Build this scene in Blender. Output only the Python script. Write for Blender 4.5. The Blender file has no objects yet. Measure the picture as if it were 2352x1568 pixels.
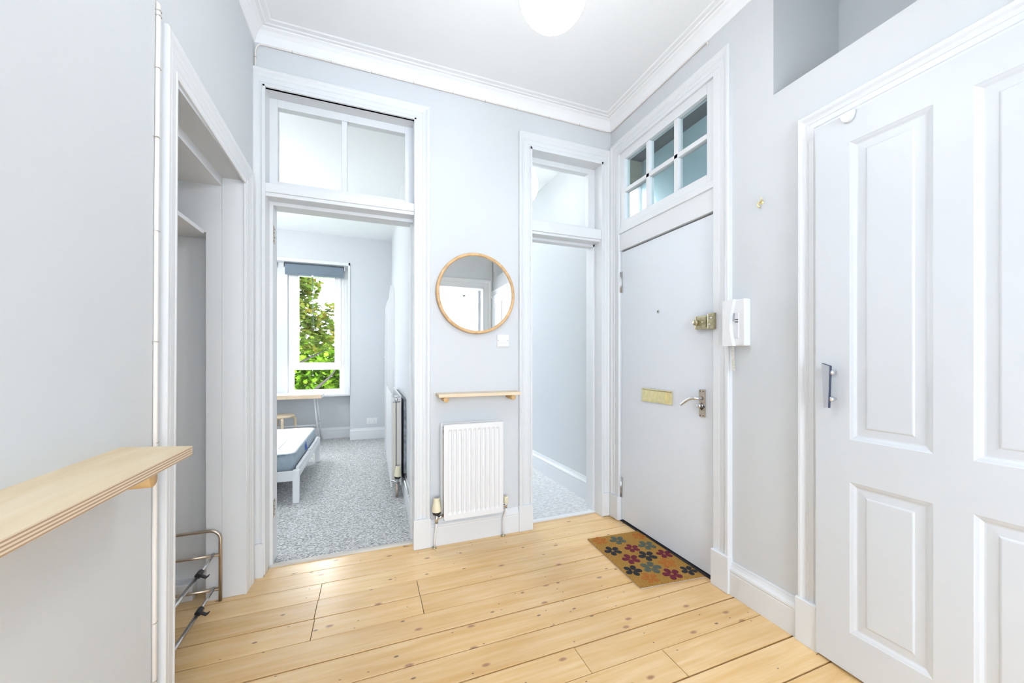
import bpy, bmesh, math, random
from mathutils import Vector, Matrix
random.seed(7)
S = bpy.context.scene
COL = S.collection
PI = math.pi

# ------------------------------------------------------------------ camera
cam_d = bpy.data.cameras.new('camera')
cam = bpy.data.objects.new('camera', cam_d)
COL.objects.link(cam)
cam_d.sensor_width = 36.0
cam_d.lens = 856.0 / 2352.0 * 36.0
cam_d.shift_y = 39.0 / 2352.0
cam_d.clip_start = 0.02
cam_d.clip_end = 300
cam.location = (0, 0, 1.2)
cam.rotation_euler = (PI / 2, 0, -math.atan(323 / 856.0))
S.camera = cam

# ------------------------------------------------------------------ view
S.view_settings.view_transform = 'Standard'
S.view_settings.look = 'None'
S.view_settings.exposure = 0.96
S.view_settings.gamma = 1.0
S.view_settings.use_curve_mapping = False
S.cycles.max_bounces = 8
S.cycles.diffuse_bounces = 5
S.cycles.use_adaptive_sampling = True
S.cycles.adaptive_threshold = 0.09
S.cycles.adaptive_min_samples = 16
S.cycles.glossy_bounces = 4
S.cycles.transparent_max_bounces = 12
S.cycles.transmission_bounces = 8
S.cycles.sample_clamp_indirect = 8.0
S.cycles.caustics_reflective = False
S.cycles.caustics_refractive = False

SKY = 8.2            # overcast sky brightness
HALL_LAMP = 18.0     # globe lamp in the hall
BED_FILL = 39.0      # unseen globe added to brighten the bedroom
KITCHEN_FILL = 18.0  # unseen globe added in the room behind as fill for the hall
LANDING_FILL = 85.0  # unseen globe added to light the stair landing
ROOM_FILL = 11.0    # unseen second globe added to brighten the small room
ROOM_LAMP = 2.6     # globe lamp in the small room

# ------------------------------------------------------------------ world: bright hazy sky with soft clouds
W = bpy.data.worlds.new('World')
S.world = W
W.use_nodes = True
wn = W.node_tree.nodes
wl = W.node_tree.links
for n in list(wn):
    wn.remove(n)
wo = wn.new('ShaderNodeOutputWorld')
wb = wn.new('ShaderNodeBackground')
wt = wn.new('ShaderNodeTexCoord')
wz = wn.new('ShaderNodeTexNoise')
wz.inputs['Scale'].default_value = 2.2
wz.inputs['Detail'].default_value = 5
wr = wn.new('ShaderNodeValToRGB')
wr.color_ramp.elements[0].position = 0.38
wr.color_ramp.elements[0].color = (0.74, 0.86, 1.0, 1)
wr.color_ramp.elements[1].position = 0.62
wr.color_ramp.elements[1].color = (1.0, 1.0, 1.0, 1)
wl.new(wt.outputs['Generated'], wz.inputs['Vector'])
wl.new(wz.outputs['Fac'], wr.inputs['Fac'])
wl.new(wr.outputs['Color'], wb.inputs['Color'])
wb.inputs['Strength'].default_value = SKY
wl.new(wb.outputs['Background'], wo.inputs['Surface'])


def portal(name, loc, rot, sx, sy):
    d = bpy.data.lights.new(name, 'AREA')
    d.shape = 'RECTANGLE'
    d.size = sx
    d.size_y = sy
    d.cycles.is_portal = True
    o = bpy.data.objects.new(name, d)
    o.location = loc
    o.rotation_euler = rot
    COL.objects.link(o)
    return o


portal('window_light_portal', (-1.45, 6.30, 1.55), (-PI / 2, 0, 0), 2.1, 1.8)
portal('window_light_portal', (1.0, 6.12, 1.63), (-PI / 2, 0, 0), 1.05, 2.4)
portal('window_light_portal', (1.95, -3.52, 1.75), (PI / 2, 0, 0), 1.5, 1.8)
portal('window_light_portal', (-0.2, -3.52, 1.58), (PI / 2, 0, 0), 2.5, 2.4)

# ------------------------------------------------------------------ materials
MATS = {}


def mat(name, col, rough=0.5, metal=0.0, spec=0.5, noise=0.0, nscale=8.0, bump=0.0, bscale=60.0,
        coat=0.0, stretch=None, col2=None):
    if name in MATS:
        return MATS[name]
    m = bpy.data.materials.new(name)
    m.use_nodes = True
    nt = m.node_tree
    b = nt.nodes['Principled BSDF']
    b.inputs['Base Color'].default_value = (*col, 1)
    b.inputs['Roughness'].default_value = rough
    b.inputs['Metallic'].default_value = metal
    b.inputs['Specular IOR Level'].default_value = spec
    if coat:
        b.inputs['Coat Weight'].default_value = coat
        b.inputs['Coat Roughness'].default_value = 0.12
    if noise or bump:
        g = nt.nodes.new('ShaderNodeNewGeometry')
        mp = nt.nodes.new('ShaderNodeMapping')
        nt.links.new(g.outputs['Position'], mp.inputs['Vector'])
        if stretch:
            mp.inputs['Scale'].default_value = stretch
    if noise:
        n = nt.nodes.new('ShaderNodeTexNoise')
        n.inputs['Scale'].default_value = nscale
        n.inputs['Detail'].default_value = 4
        nt.links.new(mp.outputs['Vector'], n.inputs['Vector'])
        r = nt.nodes.new('ShaderNodeValToRGB')
        c2 = col2 or tuple(c * (1 - noise) for c in col)
        r.color_ramp.elements[0].position = 0.35
        r.color_ramp.elements[0].color = (*c2, 1)
        r.color_ramp.elements[1].position = 0.65
        r.color_ramp.elements[1].color = (*col, 1)
        nt.links.new(n.outputs['Fac'], r.inputs['Fac'])
        nt.links.new(r.outputs['Color'], b.inputs['Base Color'])
    if bump:
        n2 = nt.nodes.new('ShaderNodeTexNoise')
        n2.inputs['Scale'].default_value = bscale
        n2.inputs['Detail'].default_value = 3
        nt.links.new(mp.outputs['Vector'], n2.inputs['Vector'])
        bp = nt.nodes.new('ShaderNodeBump')
        bp.inputs['Strength'].default_value = bump
        bp.inputs['Distance'].default_value = 0.004
        nt.links.new(n2.outputs['Fac'], bp.inputs['Height'])
        nt.links.new(bp.outputs['Normal'], b.inputs['Normal'])
    MATS[name] = m
    return m


def emis(name, col, strength):
    m = bpy.data.materials.new(name)
    m.use_nodes = True
    b = m.node_tree.nodes['Principled BSDF']
    b.inputs['Base Color'].default_value = (*col, 1)
    b.inputs['Roughness'].default_value = 0.25
    b.inputs['Emission Color'].default_value = (*col, 1)
    b.inputs['Emission Strength'].default_value = strength
    return m


def glass_mat(name, tint=(1, 1, 1), refl=0.06):
    m = bpy.data.materials.new(name)
    m.use_nodes = True
    nt = m.node_tree
    nt.nodes.remove(nt.nodes['Principled BSDF'])
    out = nt.nodes['Material Output']
    t = nt.nodes.new('ShaderNodeBsdfTransparent')
    t.inputs['Color'].default_value = (*tint, 1)
    g = nt.nodes.new('ShaderNodeBsdfGlossy')
    g.inputs['Roughness'].default_value = 0.02
    f = nt.nodes.new('ShaderNodeLayerWeight')
    f.inputs['Blend'].default_value = 0.5
    pw = nt.nodes.new('ShaderNodeMath')
    pw.operation = 'POWER'
    pw.inputs[1].default_value = 4.0
    ml = nt.nodes.new('ShaderNodeMath')
    ml.operation = 'MULTIPLY_ADD'
    ml.inputs[1].default_value = 0.5
    ml.inputs[2].default_value = 0.02
    mx = nt.nodes.new('ShaderNodeMixShader')
    nt.links.new(f.outputs['Facing'], pw.inputs[0])
    nt.links.new(pw.outputs[0], ml.inputs[0])
    nt.links.new(ml.outputs[0], mx.inputs['Fac'])
    nt.links.new(t.outputs['BSDF'], mx.inputs[1])
    nt.links.new(g.outputs['BSDF'], mx.inputs[2])
    nt.links.new(mx.outputs['Shader'], out.inputs['Surface'])
    return m


def plank_mat():
    m = bpy.data.materials.new('varnished pine')
    m.use_nodes = True
    nt = m.node_tree
    L = nt.links
    N = nt.nodes.new
    b = nt.nodes['Principled BSDF']
    geo = N('ShaderNodeNewGeometry')
    info = N('ShaderNodeObjectInfo')
    # every board gets its own slice of the grain
    off = N('ShaderNodeMath'); off.operation = 'MULTIPLY'; off.inputs[1].default_value = 37.0
    L.new(info.outputs['Random'], off.inputs[0])
    cmb = N('ShaderNodeCombineXYZ')
    L.new(off.outputs[0], cmb.inputs['X'])
    L.new(off.outputs[0], cmb.inputs['Z'])
    add = N('ShaderNodeVectorMath'); add.operation = 'ADD'
    L.new(geo.outputs['Position'], add.inputs[0])
    L.new(cmb.outputs[0], add.inputs[1])
    mp = N('ShaderNodeMapping')
    mp.inputs['Scale'].default_value = (1.6, 26, 16)
    L.new(add.outputs[0], mp.inputs['Vector'])
    n1 = N('ShaderNodeTexNoise'); n1.inputs['Scale'].default_value = 1.5; n1.inputs['Detail'].default_value = 8
    n1.inputs['Roughness'].default_value = 0.62
    n1.inputs['Distortion'].default_value = 0.35
    L.new(mp.outputs[0], n1.inputs['Vector'])
    r1 = N('ShaderNodeValToRGB')
    r1.color_ramp.elements[0].position = 0.28; r1.color_ramp.elements[0].color = PINE_A
    r1.color_ramp.elements[1].position = 0.72; r1.color_ramp.elements[1].color = PINE_B
    L.new(n1.outputs['Fac'], r1.inputs['Fac'])
    # per-board tone
    r2 = N('ShaderNodeValToRGB')
    r2.color_ramp.elements[0].color = (0.90, 0.86, 0.80, 1)
    r2.color_ramp.elements[1].color = (1.05, 1.05, 1.06, 1)
    L.new(info.outputs['Random'], r2.inputs['Fac'])
    mul = N('ShaderNodeMix'); mul.data_type = 'RGBA'; mul.blend_type = 'MULTIPLY'; mul.inputs[0].default_value = 1.0
    L.new(r1.outputs['Color'], mul.inputs[6]); L.new(r2.outputs['Color'], mul.inputs[7])
    # blotchy worn / stained patches
    n3 = N('ShaderNodeTexNoise'); n3.inputs['Scale'].default_value = 3.0; n3.inputs['Detail'].default_value = 3
    mp3 = N('ShaderNodeMapping'); mp3.inputs['Scale'].default_value = (0.8, 2.2, 1)
    L.new(add.outputs[0], mp3.inputs['Vector']); L.new(mp3.outputs[0], n3.inputs['Vector'])
    r3 = N('ShaderNodeValToRGB')
    r3.color_ramp.elements[0].position = 0.35; r3.color_ramp.elements[0].color = (0.93, 0.88, 0.80, 1)
    r3.color_ramp.elements[1].position = 0.62; r3.color_ramp.elements[1].color = (1, 1, 1, 1)
    L.new(n3.outputs['Fac'], r3.inputs['Fac'])
    mul2 = N('ShaderNodeMix'); mul2.data_type = 'RGBA'; mul2.blend_type = 'MULTIPLY'; mul2.inputs[0].default_value = 1.0
    L.new(mul.outputs[2], mul2.inputs[6]); L.new(r3.outputs['Color'], mul2.inputs[7])
    # knots and nail marks
    prev = mul2.outputs[2]
    for sx, sy, lo, hi, keep, col in ((3.2, 6.5, 0.030, 0.072, 0.62, (0.36, 0.17, 0.085, 1)), (5.0, 10, 0.030, 0.065, 0.78, (0.17, 0.085, 0.045, 1)), (9, 17, 0.028, 0.05, 0.86, (0.13, 0.07, 0.045, 1))):
        mk = N('ShaderNodeMapping'); mk.inputs['Scale'].default_value = (sx, sy, 0.001)
        L.new(add.outputs[0], mk.inputs['Vector'])
        v = N('ShaderNodeTexVoronoi'); v.voronoi_dimensions = '2D'; v.inputs['Scale'].default_value = 1.0
        L.new(mk.outputs[0], v.inputs['Vector'])
        rk = N('ShaderNodeMapRange'); rk.inputs[1].default_value = lo; rk.inputs[2].default_value = hi
        rk.inputs[3].default_value = 0.9; rk.inputs[4].default_value = 0.0
        L.new(v.outputs['Distance'], rk.inputs[0])
        sp = N('ShaderNodeSeparateColor'); L.new(v.outputs['Color'], sp.inputs[0])
        gt = N('ShaderNodeMath'); gt.operation = 'GREATER_THAN'; gt.inputs[1].default_value = keep
        L.new(sp.outputs[0], gt.inputs[0])
        mm = N('ShaderNodeMath'); mm.operation = 'MULTIPLY'
        L.new(rk.outputs[0], mm.inputs[0]); L.new(gt.outputs[0], mm.inputs[1])
        mk2 = N('ShaderNodeMix'); mk2.data_type = 'RGBA'
        L.new(mm.outputs[0], mk2.inputs[0]); L.new(prev, mk2.inputs[6]); mk2.inputs[7].default_value = col
        prev = mk2.outputs[2]
    L.new(prev, b.inputs['Base Color'])
    b.inputs['Roughness'].default_value = 0.36
    b.inputs['Specular IOR Level'].default_value = 0.45
    b.inputs['Coat Weight'].default_value = 0.7
    b.inputs['Coat Roughness'].default_value = 0.24
    bp = N('ShaderNodeBump'); bp.inputs['Strength'].default_value = 0.12; bp.inputs['Distance'].default_value = 0.003
    L.new(n1.outputs['Fac'], bp.inputs['Height']); L.new(bp.outputs['Normal'], b.inputs['Normal'])
    return m


PINE_A = (0.74, 0.46, 0.17, 1)
PINE_B = (0.87, 0.65, 0.37, 1)


def wood_mat(name, a, b_, stretch=(2, 24, 24), rough=0.5):
    m = bpy.data.materials.new(name)
    m.use_nodes = True
    nt = m.node_tree
    b = nt.nodes['Principled BSDF']
    g = nt.nodes.new('ShaderNodeNewGeometry')
    mp = nt.nodes.new('ShaderNodeMapping')
    mp.inputs['Scale'].default_value = stretch
    n = nt.nodes.new('ShaderNodeTexNoise')
    n.inputs['Scale'].default_value = 2
    n.inputs['Detail'].default_value = 5
    n.inputs['Distortion'].default_value = 0.8
    r = nt.nodes.new('ShaderNodeValToRGB')
    r.color_ramp.elements[0].position = 0.3
    r.color_ramp.elements[0].color = (*a, 1)
    r.color_ramp.elements[1].position = 0.7
    r.color_ramp.elements[1].color = (*b_, 1)
    nt.links.new(g.outputs['Position'], mp.inputs['Vector'])
    nt.links.new(mp.outputs[0], n.inputs['Vector'])
    nt.links.new(n.outputs['Fac'], r.inputs['Fac'])
    nt.links.new(r.outputs['Color'], b.inputs['Base Color'])
    b.inputs['Roughness'].default_value = rough
    return m


def carpet_mat(name, a, b_, scale=(60, 190, 60)):
    m = bpy.data.materials.new(name)
    m.use_nodes = True
    nt = m.node_tree
    L = nt.links
    b = nt.nodes['Principled BSDF']
    g = nt.nodes.new('ShaderNodeNewGeometry')
    mp = nt.nodes.new('ShaderNodeMapping')
    mp.inputs['Scale'].default_value = scale
    n = nt.nodes.new('ShaderNodeTexNoise')
    n.inputs['Scale'].default_value = 1
    n.inputs['Detail'].default_value = 3
    n.inputs['Roughness'].default_value = 0.7
    r = nt.nodes.new('ShaderNodeValToRGB')
    r.color_ramp.elements[0].position = 0.41
    r.color_ramp.elements[0].color = (*a, 1)
    r.color_ramp.elements[1].position = 0.60
    r.color_ramp.elements[1].color = (*b_, 1)
    L.new(g.outputs['Position'], mp.inputs['Vector'])
    L.new(mp.outputs[0], n.inputs['Vector'])
    L.new(n.outputs['Fac'], r.inputs['Fac'])
    L.new(r.outputs['Color'], b.inputs['Base Color'])
    b.inputs['Roughness'].default_value = 1.0
    b.inputs['Specular IOR Level'].default_value = 0.1
    bp = nt.nodes.new('ShaderNodeBump')
    bp.inputs['Strength'].default_value = 0.7
    bp.inputs['Distance'].default_value = 0.006
    L.new(n.outputs['Fac'], bp.inputs['Height'])
    L.new(bp.outputs['Normal'], b.inputs['Normal'])
    return m


def ply_mat():
    m = bpy.data.materials.new('birch plywood')
    m.use_nodes = True
    nt = m.node_tree
    L = nt.links
    N = nt.nodes.new
    b = nt.nodes['Principled BSDF']
    g = N('ShaderNodeNewGeometry')
    mp = N('ShaderNodeMapping'); mp.inputs['Scale'].default_value = (11, 2.0, 4)
    n = N('ShaderNodeTexNoise'); n.inputs['Scale'].default_value = 1.6; n.inputs['Detail'].default_value = 5; n.inputs['Distortion'].default_value = 0.7
    L.new(g.outputs['Position'], mp.inputs['Vector']); L.new(mp.outputs[0], n.inputs['Vector'])
    r = N('ShaderNodeValToRGB')
    r.color_ramp.elements[0].position = 0.3; r.color_ramp.elements[0].color = (0.74, 0.575, 0.345, 1)
    r.color_ramp.elements[1].position = 0.7; r.color_ramp.elements[1].color = (0.84, 0.715, 0.51, 1)
    L.new(n.outputs['Fac'], r.inputs['Fac'])
    # glued layers on the cut edges
    sx = N('ShaderNodeSeparateXYZ'); L.new(g.outputs['Position'], sx.inputs[0])
    mlt = N('ShaderNodeMath'); mlt.operation = 'MULTIPLY'; mlt.inputs[1].default_value = 2 * PI / 0.0058
    L.new(sx.outputs['Z'], mlt.inputs[0])
    sn = N('ShaderNodeMath'); sn.operation = 'SINE'; L.new(mlt.outputs[0], sn.inputs[0])
    re = N('ShaderNodeValToRGB')
    re.color_ramp.elements[0].position = 0.25; re.color_ramp.elements[0].color = (0.40, 0.27, 0.16, 1)
    re.color_ramp.elements[1].position = 0.6; re.color_ramp.elements[1].color = (0.74, 0.60, 0.44, 1)
    mr = N('ShaderNodeMapRange'); mr.inputs[1].default_value = -1; mr.inputs[2].default_value = 1
    L.new(sn.outputs[0], mr.inputs[0]); L.new(mr.outputs[0], re.inputs['Fac'])
    nz = N('ShaderNodeSeparateXYZ'); L.new(g.outputs['True Normal'], nz.inputs[0])
    ab = N('ShaderNodeMath'); ab.operation = 'ABSOLUTE'; L.new(nz.outputs['Z'], ab.inputs[0])
    mx = N('ShaderNodeMix'); mx.data_type = 'RGBA'
    L.new(ab.outputs[0], mx.inputs[0]); L.new(re.outputs['Color'], mx.inputs[6]); L.new(r.outputs['Color'], mx.inputs[7])
    L.new(mx.outputs[2], b.inputs['Base Color'])
    b.inputs['Roughness'].default_value = 0.45
    return m


def leaf_mat(name, cols):
    m = bpy.data.materials.new(name)
    m.use_nodes = True
    nt = m.node_tree
    L = nt.links
    N = nt.nodes.new
    nt.nodes.remove(nt.nodes['Principled BSDF'])
    out = nt.nodes['Material Output']
    g = N('ShaderNodeNewGeometry')
    n = N('ShaderNodeTexNoise'); n.inputs['Scale'].default_value = 4.0; n.inputs['Detail'].default_value = 2
    L.new(g.outputs['Position'], n.inputs['Vector'])
    r = N('ShaderNodeValToRGB')
    e = r.color_ramp.elements
    e[0].position = 0.3; e[0].color = (*cols[0], 1)
    e[1].position = 0.7; e[1].color = (*cols[2], 1)
    q = e.new(0.5); q.color = (*cols[1], 1)
    L.new(n.outputs['Fac'], r.inputs['Fac'])
    d = N('ShaderNodeBsdfDiffuse'); t = N('ShaderNodeBsdfTranslucent')
    L.new(r.outputs['Color'], d.inputs['Color']); L.new(r.outputs['Color'], t.inputs['Color'])
    mx = N('ShaderNodeMixShader'); mx.inputs[0].default_value = 0.5
    L.new(d.outputs[0], mx.inputs[1]); L.new(t.outputs[0], mx.inputs[2])
    L.new(mx.outputs[0], out.inputs['Surface'])
    return m


WALL = mat('pale grey wall paint', (0.640, 0.662, 0.682), 0.75, spec=0.25, bump=0.05, bscale=120)
WALLB = mat('pale blue grey wall paint', (0.63, 0.65, 0.675), 0.8, spec=0.25, bump=0.05, bscale=120)
CEIL = mat('white ceiling paint', (0.87, 0.885, 0.90), 0.85, spec=0.2)
WOODW = mat('white gloss woodwork', (0.725, 0.742, 0.76), 0.38, spec=0.4)
DOORW = mat('white door paint', (0.63, 0.655, 0.685), 0.42, spec=0.5)
GREYD = mat('pale grey door paint', (0.74, 0.77, 0.82), 0.42, bump=0.05, bscale=40, stretch=(1, 4, 0.5))
DARK = mat('dark gap', (0.02, 0.02, 0.025), 0.9)
SUBF = mat('dark underfloor', (0.035, 0.02, 0.012), 0.95)
PLANK = plank_mat()
CARPET = carpet_mat('grey flecked carpet', (0.20, 0.20, 0.195), (0.88, 0.89, 0.89), (75, 260, 60))
CARPET2 = carpet_mat('pale grey carpet', (0.52, 0.53, 0.54), (0.72, 0.73, 0.745), (30, 90, 30))
OAK = wood_mat('light oak', (0.55, 0.33, 0.15), (0.74, 0.49, 0.25), (10, 10, 10), 0.45)
BIRCH = wood_mat('pale birch shelf', (0.72, 0.57, 0.39), (0.80, 0.67, 0.49), (3, 30, 30), 0.5)
PEG = wood_mat('birch dowel', (0.56, 0.36, 0.16), (0.66, 0.44, 0.21), (12, 12, 12), 0.5)
PINEB = wood_mat('untreated pine edge', (0.66, 0.50, 0.34), (0.78, 0.64, 0.47), (3, 20, 20), 0.6)
PLY = ply_mat()
CHROME = mat('chrome', (0.72, 0.73, 0.75), 0.16, metal=1.0)
STEEL = mat('brushed steel', (0.60, 0.60, 0.60), 0.32, metal=1.0)
NICKEL = mat('warm nickel tube', (0.58, 0.49, 0.40), 0.28, metal=1.0)
BRASS = mat('polished brass', (0.93, 0.80, 0.44), 0.42, metal=0.85, noise=0.12, nscale=40)
BRASSD = mat('aged brass', (0.58, 0.52, 0.34), 0.36, metal=1.0, noise=0.3, nscale=60)
COPPER = mat('worn copper pipe', (0.50, 0.42, 0.36), 0.4, metal=0.8)
BLACK = mat('black plastic', (0.025, 0.026, 0.03), 0.4)
CREAM = mat('cream plastic', (0.80, 0.74, 0.54), 0.4)
PLASTIC = mat('white plastic', (0.77, 0.775, 0.785), 0.35)
PLASTICG = mat('grey plastic', (0.42, 0.43, 0.45), 0.4)
RADW = mat('white radiator enamel', (0.76, 0.765, 0.775), 0.32)
RADC = mat('cream radiator side', (0.72, 0.70, 0.63), 0.4)
FOIL = mat('dull galvanised sheet', (0.30, 0.33, 0.36), 0.45, metal=0.6, noise=0.5, nscale=30)
CABLE = mat('painted cable', (0.78, 0.74, 0.70), 0.5)
CLIP = mat('cable clip', (0.45, 0.42, 0.38), 0.5)
COIR = mat('coir', (0.50, 0.27, 0.07), 1.0, spec=0.05, noise=0.4, nscale=170, bump=1.0, bscale=420)
FL = {'o': mat('rust flower print', (0.40, 0.11, 0.025), 1.0, spec=0.05, noise=0.25, nscale=200, col2=(0.44, 0.19, 0.05), bump=0.6, bscale=420),
      'g': mat('grey green flower print', (0.125, 0.145, 0.115), 1.0, spec=0.05, noise=0.4, nscale=200, bump=0.6, bscale=420),
      'd': mat('charcoal flower print', (0.045, 0.045, 0.05), 1.0, spec=0.05, noise=0.4, nscale=200, bump=0.6, bscale=420),
      'p': mat('plum flower print', (0.19, 0.035, 0.055), 1.0, spec=0.05, noise=0.4, nscale=200, bump=0.6, bscale=420)}
RUBBER = mat('pale mat backing', (0.55, 0.50, 0.47), 0.8)
BLUEF = mat('blue grey mattress side', (0.33, 0.40, 0.46), 0.85, noise=0.12, nscale=60, stretch=(1, 1, 0.2))
WHITEF = mat('white mattress cover', (0.84, 0.845, 0.86), 0.9, bump=0.2, bscale=90)
TAGB = mat('blue fabric tag', (0.03, 0.10, 0.45), 0.7)
BLIND = mat('slate blue blind fabric', (0.17, 0.215, 0.265), 0.8)
BLINDT = mat('slate blind rail', (0.13, 0.165, 0.21), 0.5)
UPVC = mat('white window frame', (0.84, 0.85, 0.86), 0.3)
LAND = mat('pale blue stairwell paint', (0.60, 0.76, 0.81), 0.6)
LANDC = mat('grey stairwell ceiling', (0.115, 0.12, 0.135), 0.8)
LANDS = mat('olive grey stairwell paint', (0.24, 0.24, 0.20), 0.7)
BARK = mat('bark', (0.028, 0.022, 0.017), 0.9, noise=0.4, nscale=20, bump=0.5, bscale=40)
GRASS = mat('lawn', (0.10, 0.22, 0.04), 1.0, noise=0.4, nscale=3)
LEAF1 = leaf_mat('olive maple leaves', ((0.040, 0.060, 0.010), (0.075, 0.115, 0.016), (0.14, 0.11, 0.018)))
LEAF2 = leaf_mat('lime green leaves', ((0.05, 0.115, 0.009), (0.13, 0.25, 0.016), (0.23, 0.34, 0.035)))
GLASS = glass_mat('clear window glass')
GLASSD = glass_mat('fanlight glass', (0.90, 0.93, 0.93))
MIRROR = mat('silvered mirror', (0.90, 0.91, 0.90), 0.0, metal=1.0)
GLOBE = emis('lit opal glass hall', (0.975, 0.985, 1.0), HALL_LAMP)
GLOBE3 = emis('added fill globe bedroom', (0.975, 0.985, 1.0), BED_FILL)
GLOBE4 = emis('added fill globe kitchen', (0.975, 0.985, 1.0), KITCHEN_FILL)
GLOBE5 = emis('added fill globe landing', (0.975, 0.985, 1.0), LANDING_FILL)
GLOBE6 = emis('added fill globe room end', (0.975, 0.985, 1.0), ROOM_FILL)
GLOBE2 = emis('lit opal glass room', (0.975, 0.985, 1.0), ROOM_LAMP)


# ------------------------------------------------------------------ mesh helpers
class MB:
    def __init__(self):
        self.bm = bmesh.new()

    def box(self, x0, x1, y0, y1, z0, z1, bv=0.0):
        ret = bmesh.ops.create_cube(self.bm, size=1.0)
        vs = ret['verts']
        for v in vs:
            v.co = Vector(((x0 + x1) / 2 + v.co.x * (x1 - x0), (y0 + y1) / 2 + v.co.y * (y1 - y0), (z0 + z1) / 2 + v.co.z * (z1 - z0)))
        if bv:
            es = list({e for v in vs for e in v.link_edges})
            bmesh.ops.bevel(self.bm, geom=es, offset=bv, segments=2, affect='EDGES', profile=0.5)
        return self

    def poly(self, pts, d):
        """prism: polygon pts (3D, planar) extruded along vector d"""
        d = Vector(d)
        a = [self.bm.verts.new(Vector(p)) for p in pts]
        b = [self.bm.verts.new(Vector(p) + d) for p in pts]
        self.bm.faces.new(a)
        self.bm.faces.new(b[::-1])
        n = len(a)
        for i in range(n):
            self.bm.faces.new((a[i], b[i], b[(i + 1) % n], a[(i + 1) % n]))
        return self

    def tube(self, pts, r, seg=12, caps=True, radii=None):
        pts = [Vector(p) for p in pts]
        rings = []
        n = len(pts)
        up = None
        for i, p in enumerate(pts):
            t = (pts[min(i + 1, n - 1)] - pts[max(i - 1, 0)]).normalized()
            if up is None:
                up = Vector((0, 0, 1)) if abs(t.z) < 0.9 else Vector((1, 0, 0))
            s = t.cross(up)
            if s.length < 1e-6:
                s = t.cross(Vector((0, 1, 0)))
            s.normalize()
            up = s.cross(t).normalized()
            rr = radii[i] if radii else r
            rings.append([self.bm.verts.new(p + (s * math.cos(2 * PI * k / seg) + up * math.sin(2 * PI * k / seg)) * rr) for k in range(seg)])
        for i in range(n - 1):
            for k in range(seg):
                f = self.bm.faces.new((rings[i][k], rings[i][(k + 1) % seg], rings[i + 1][(k + 1) % seg], rings[i + 1][k]))
                f.smooth = True
        if caps:
            self.bm.faces.new(rings[0][::-1])
            self.bm.faces.new(rings[-1])
        return self

    def lathe(self, prof, origin, axis=(0, 0, 1), seg=32, close=False, smooth=True):
        """prof: (radius, height along axis)"""
        axis = Vector(axis).normalized()
        q = Vector((0, 0, 1)).rotation_difference(axis)
        o = Vector(origin)
        rings = []
        for r, h in prof:
            if r < 1e-6:
                rings.append([self.bm.verts.new(o + q @ Vector((0, 0, h)))])
            else:
                rings.append([self.bm.verts.new(o + q @ Vector((r * math.cos(2 * PI * k / seg), r * math.sin(2 * PI * k / seg), h))) for k in range(seg)])
        m = len(rings)
        for i in range(m if close else m - 1):
            a, b = rings[i], rings[(i + 1) % m]
            for k in range(seg):
                k2 = (k + 1) % seg
                if len(a) == 1 and len(b) == 1:
                    continue
                if len(a) == 1:
                    f = self.bm.faces.new((a[0], b[k2], b[k]))
                elif len(b) == 1:
                    f = self.bm.faces.new((a[k], a[k2], b[0]))
                else:
                    f = self.bm.faces.new((a[k], a[k2], b[k2], b[k]))
                f.smooth = smooth
        return self

    def sweep(self, inner, outer, prof, mp):
        """profile (s,h) swept along a polyline; s=0 on inner, 1 on outer; mp(a,b,h)->xyz"""
        rows = []
        for (ia, ib), (oa, ob) in zip(inner, outer):
            rows.append([self.bm.verts.new(Vector(mp(ia + (oa - ia) * s, ib + (ob - ib) * s, h))) for s, h in prof])
        for i in range(len(rows) - 1):
            for j in range(len(prof) - 1):
                self.bm.faces.new((rows[i][j], rows[i + 1][j], rows[i + 1][j + 1], rows[i][j + 1]))
        self.bm.faces.new(rows[0])
        self.bm.faces.new(rows[-1][::-1])
        return self

    def mesh(self, name, base):
        bmesh.ops.recalc_face_normals(self.bm, faces=self.bm.faces)
        if base is not None:
            bmesh.ops.translate(self.bm, verts=self.bm.verts, vec=-Vector(base))
        me = bpy.data.meshes.new(name)
        self.bm.to_mesh(me)
        self.bm.free()
        return me


BASE = {}


def thing(name, label, cat, base, group=None, kind=None):
    o = bpy.data.objects.new(name, None)
    o.empty_display_size = 0.05
    o.location = base
    COL.objects.link(o)
    tag(o, label, cat, group, kind)
    BASE[o.name] = tuple(base)
    return o


def tag(o, label, cat, group=None, kind=None):
    if label:
        o['label'] = label
    if cat:
        o['category'] = cat
    if group:
        o['group'] = group
    if kind:
        o['kind'] = kind
    return o


def part(name, mb, m, parent, label=None):
    base = BASE[parent.name]
    me = mb.mesh(name, base)
    me.materials.append(m)
    o = bpy.data.objects.new(name, me)
    COL.objects.link(o)
    o.parent = parent
    BASE[o.name] = base
    if label:
        o['label'] = label
    return o


def solo(name, mb, m, label, cat, base=(0, 0, 0), group=None, kind=None):
    me = mb.mesh(name, base)
    me.materials.append(m)
    o = bpy.data.objects.new(name, me)
    o.location = base
    COL.objects.link(o)
    BASE[o.name] = tuple(base)
    return tag(o, label, cat, group, kind)


def struct(name, mb, m, label, cat='wall', base=(0, 0, 0)):
    return solo(name, mb, m, label, cat, base, kind='structure')


# main planes of the hall
XL, XR, YB, YF, ZC = -0.605, 1.73, 2.425, -0.62, 3.02

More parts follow.
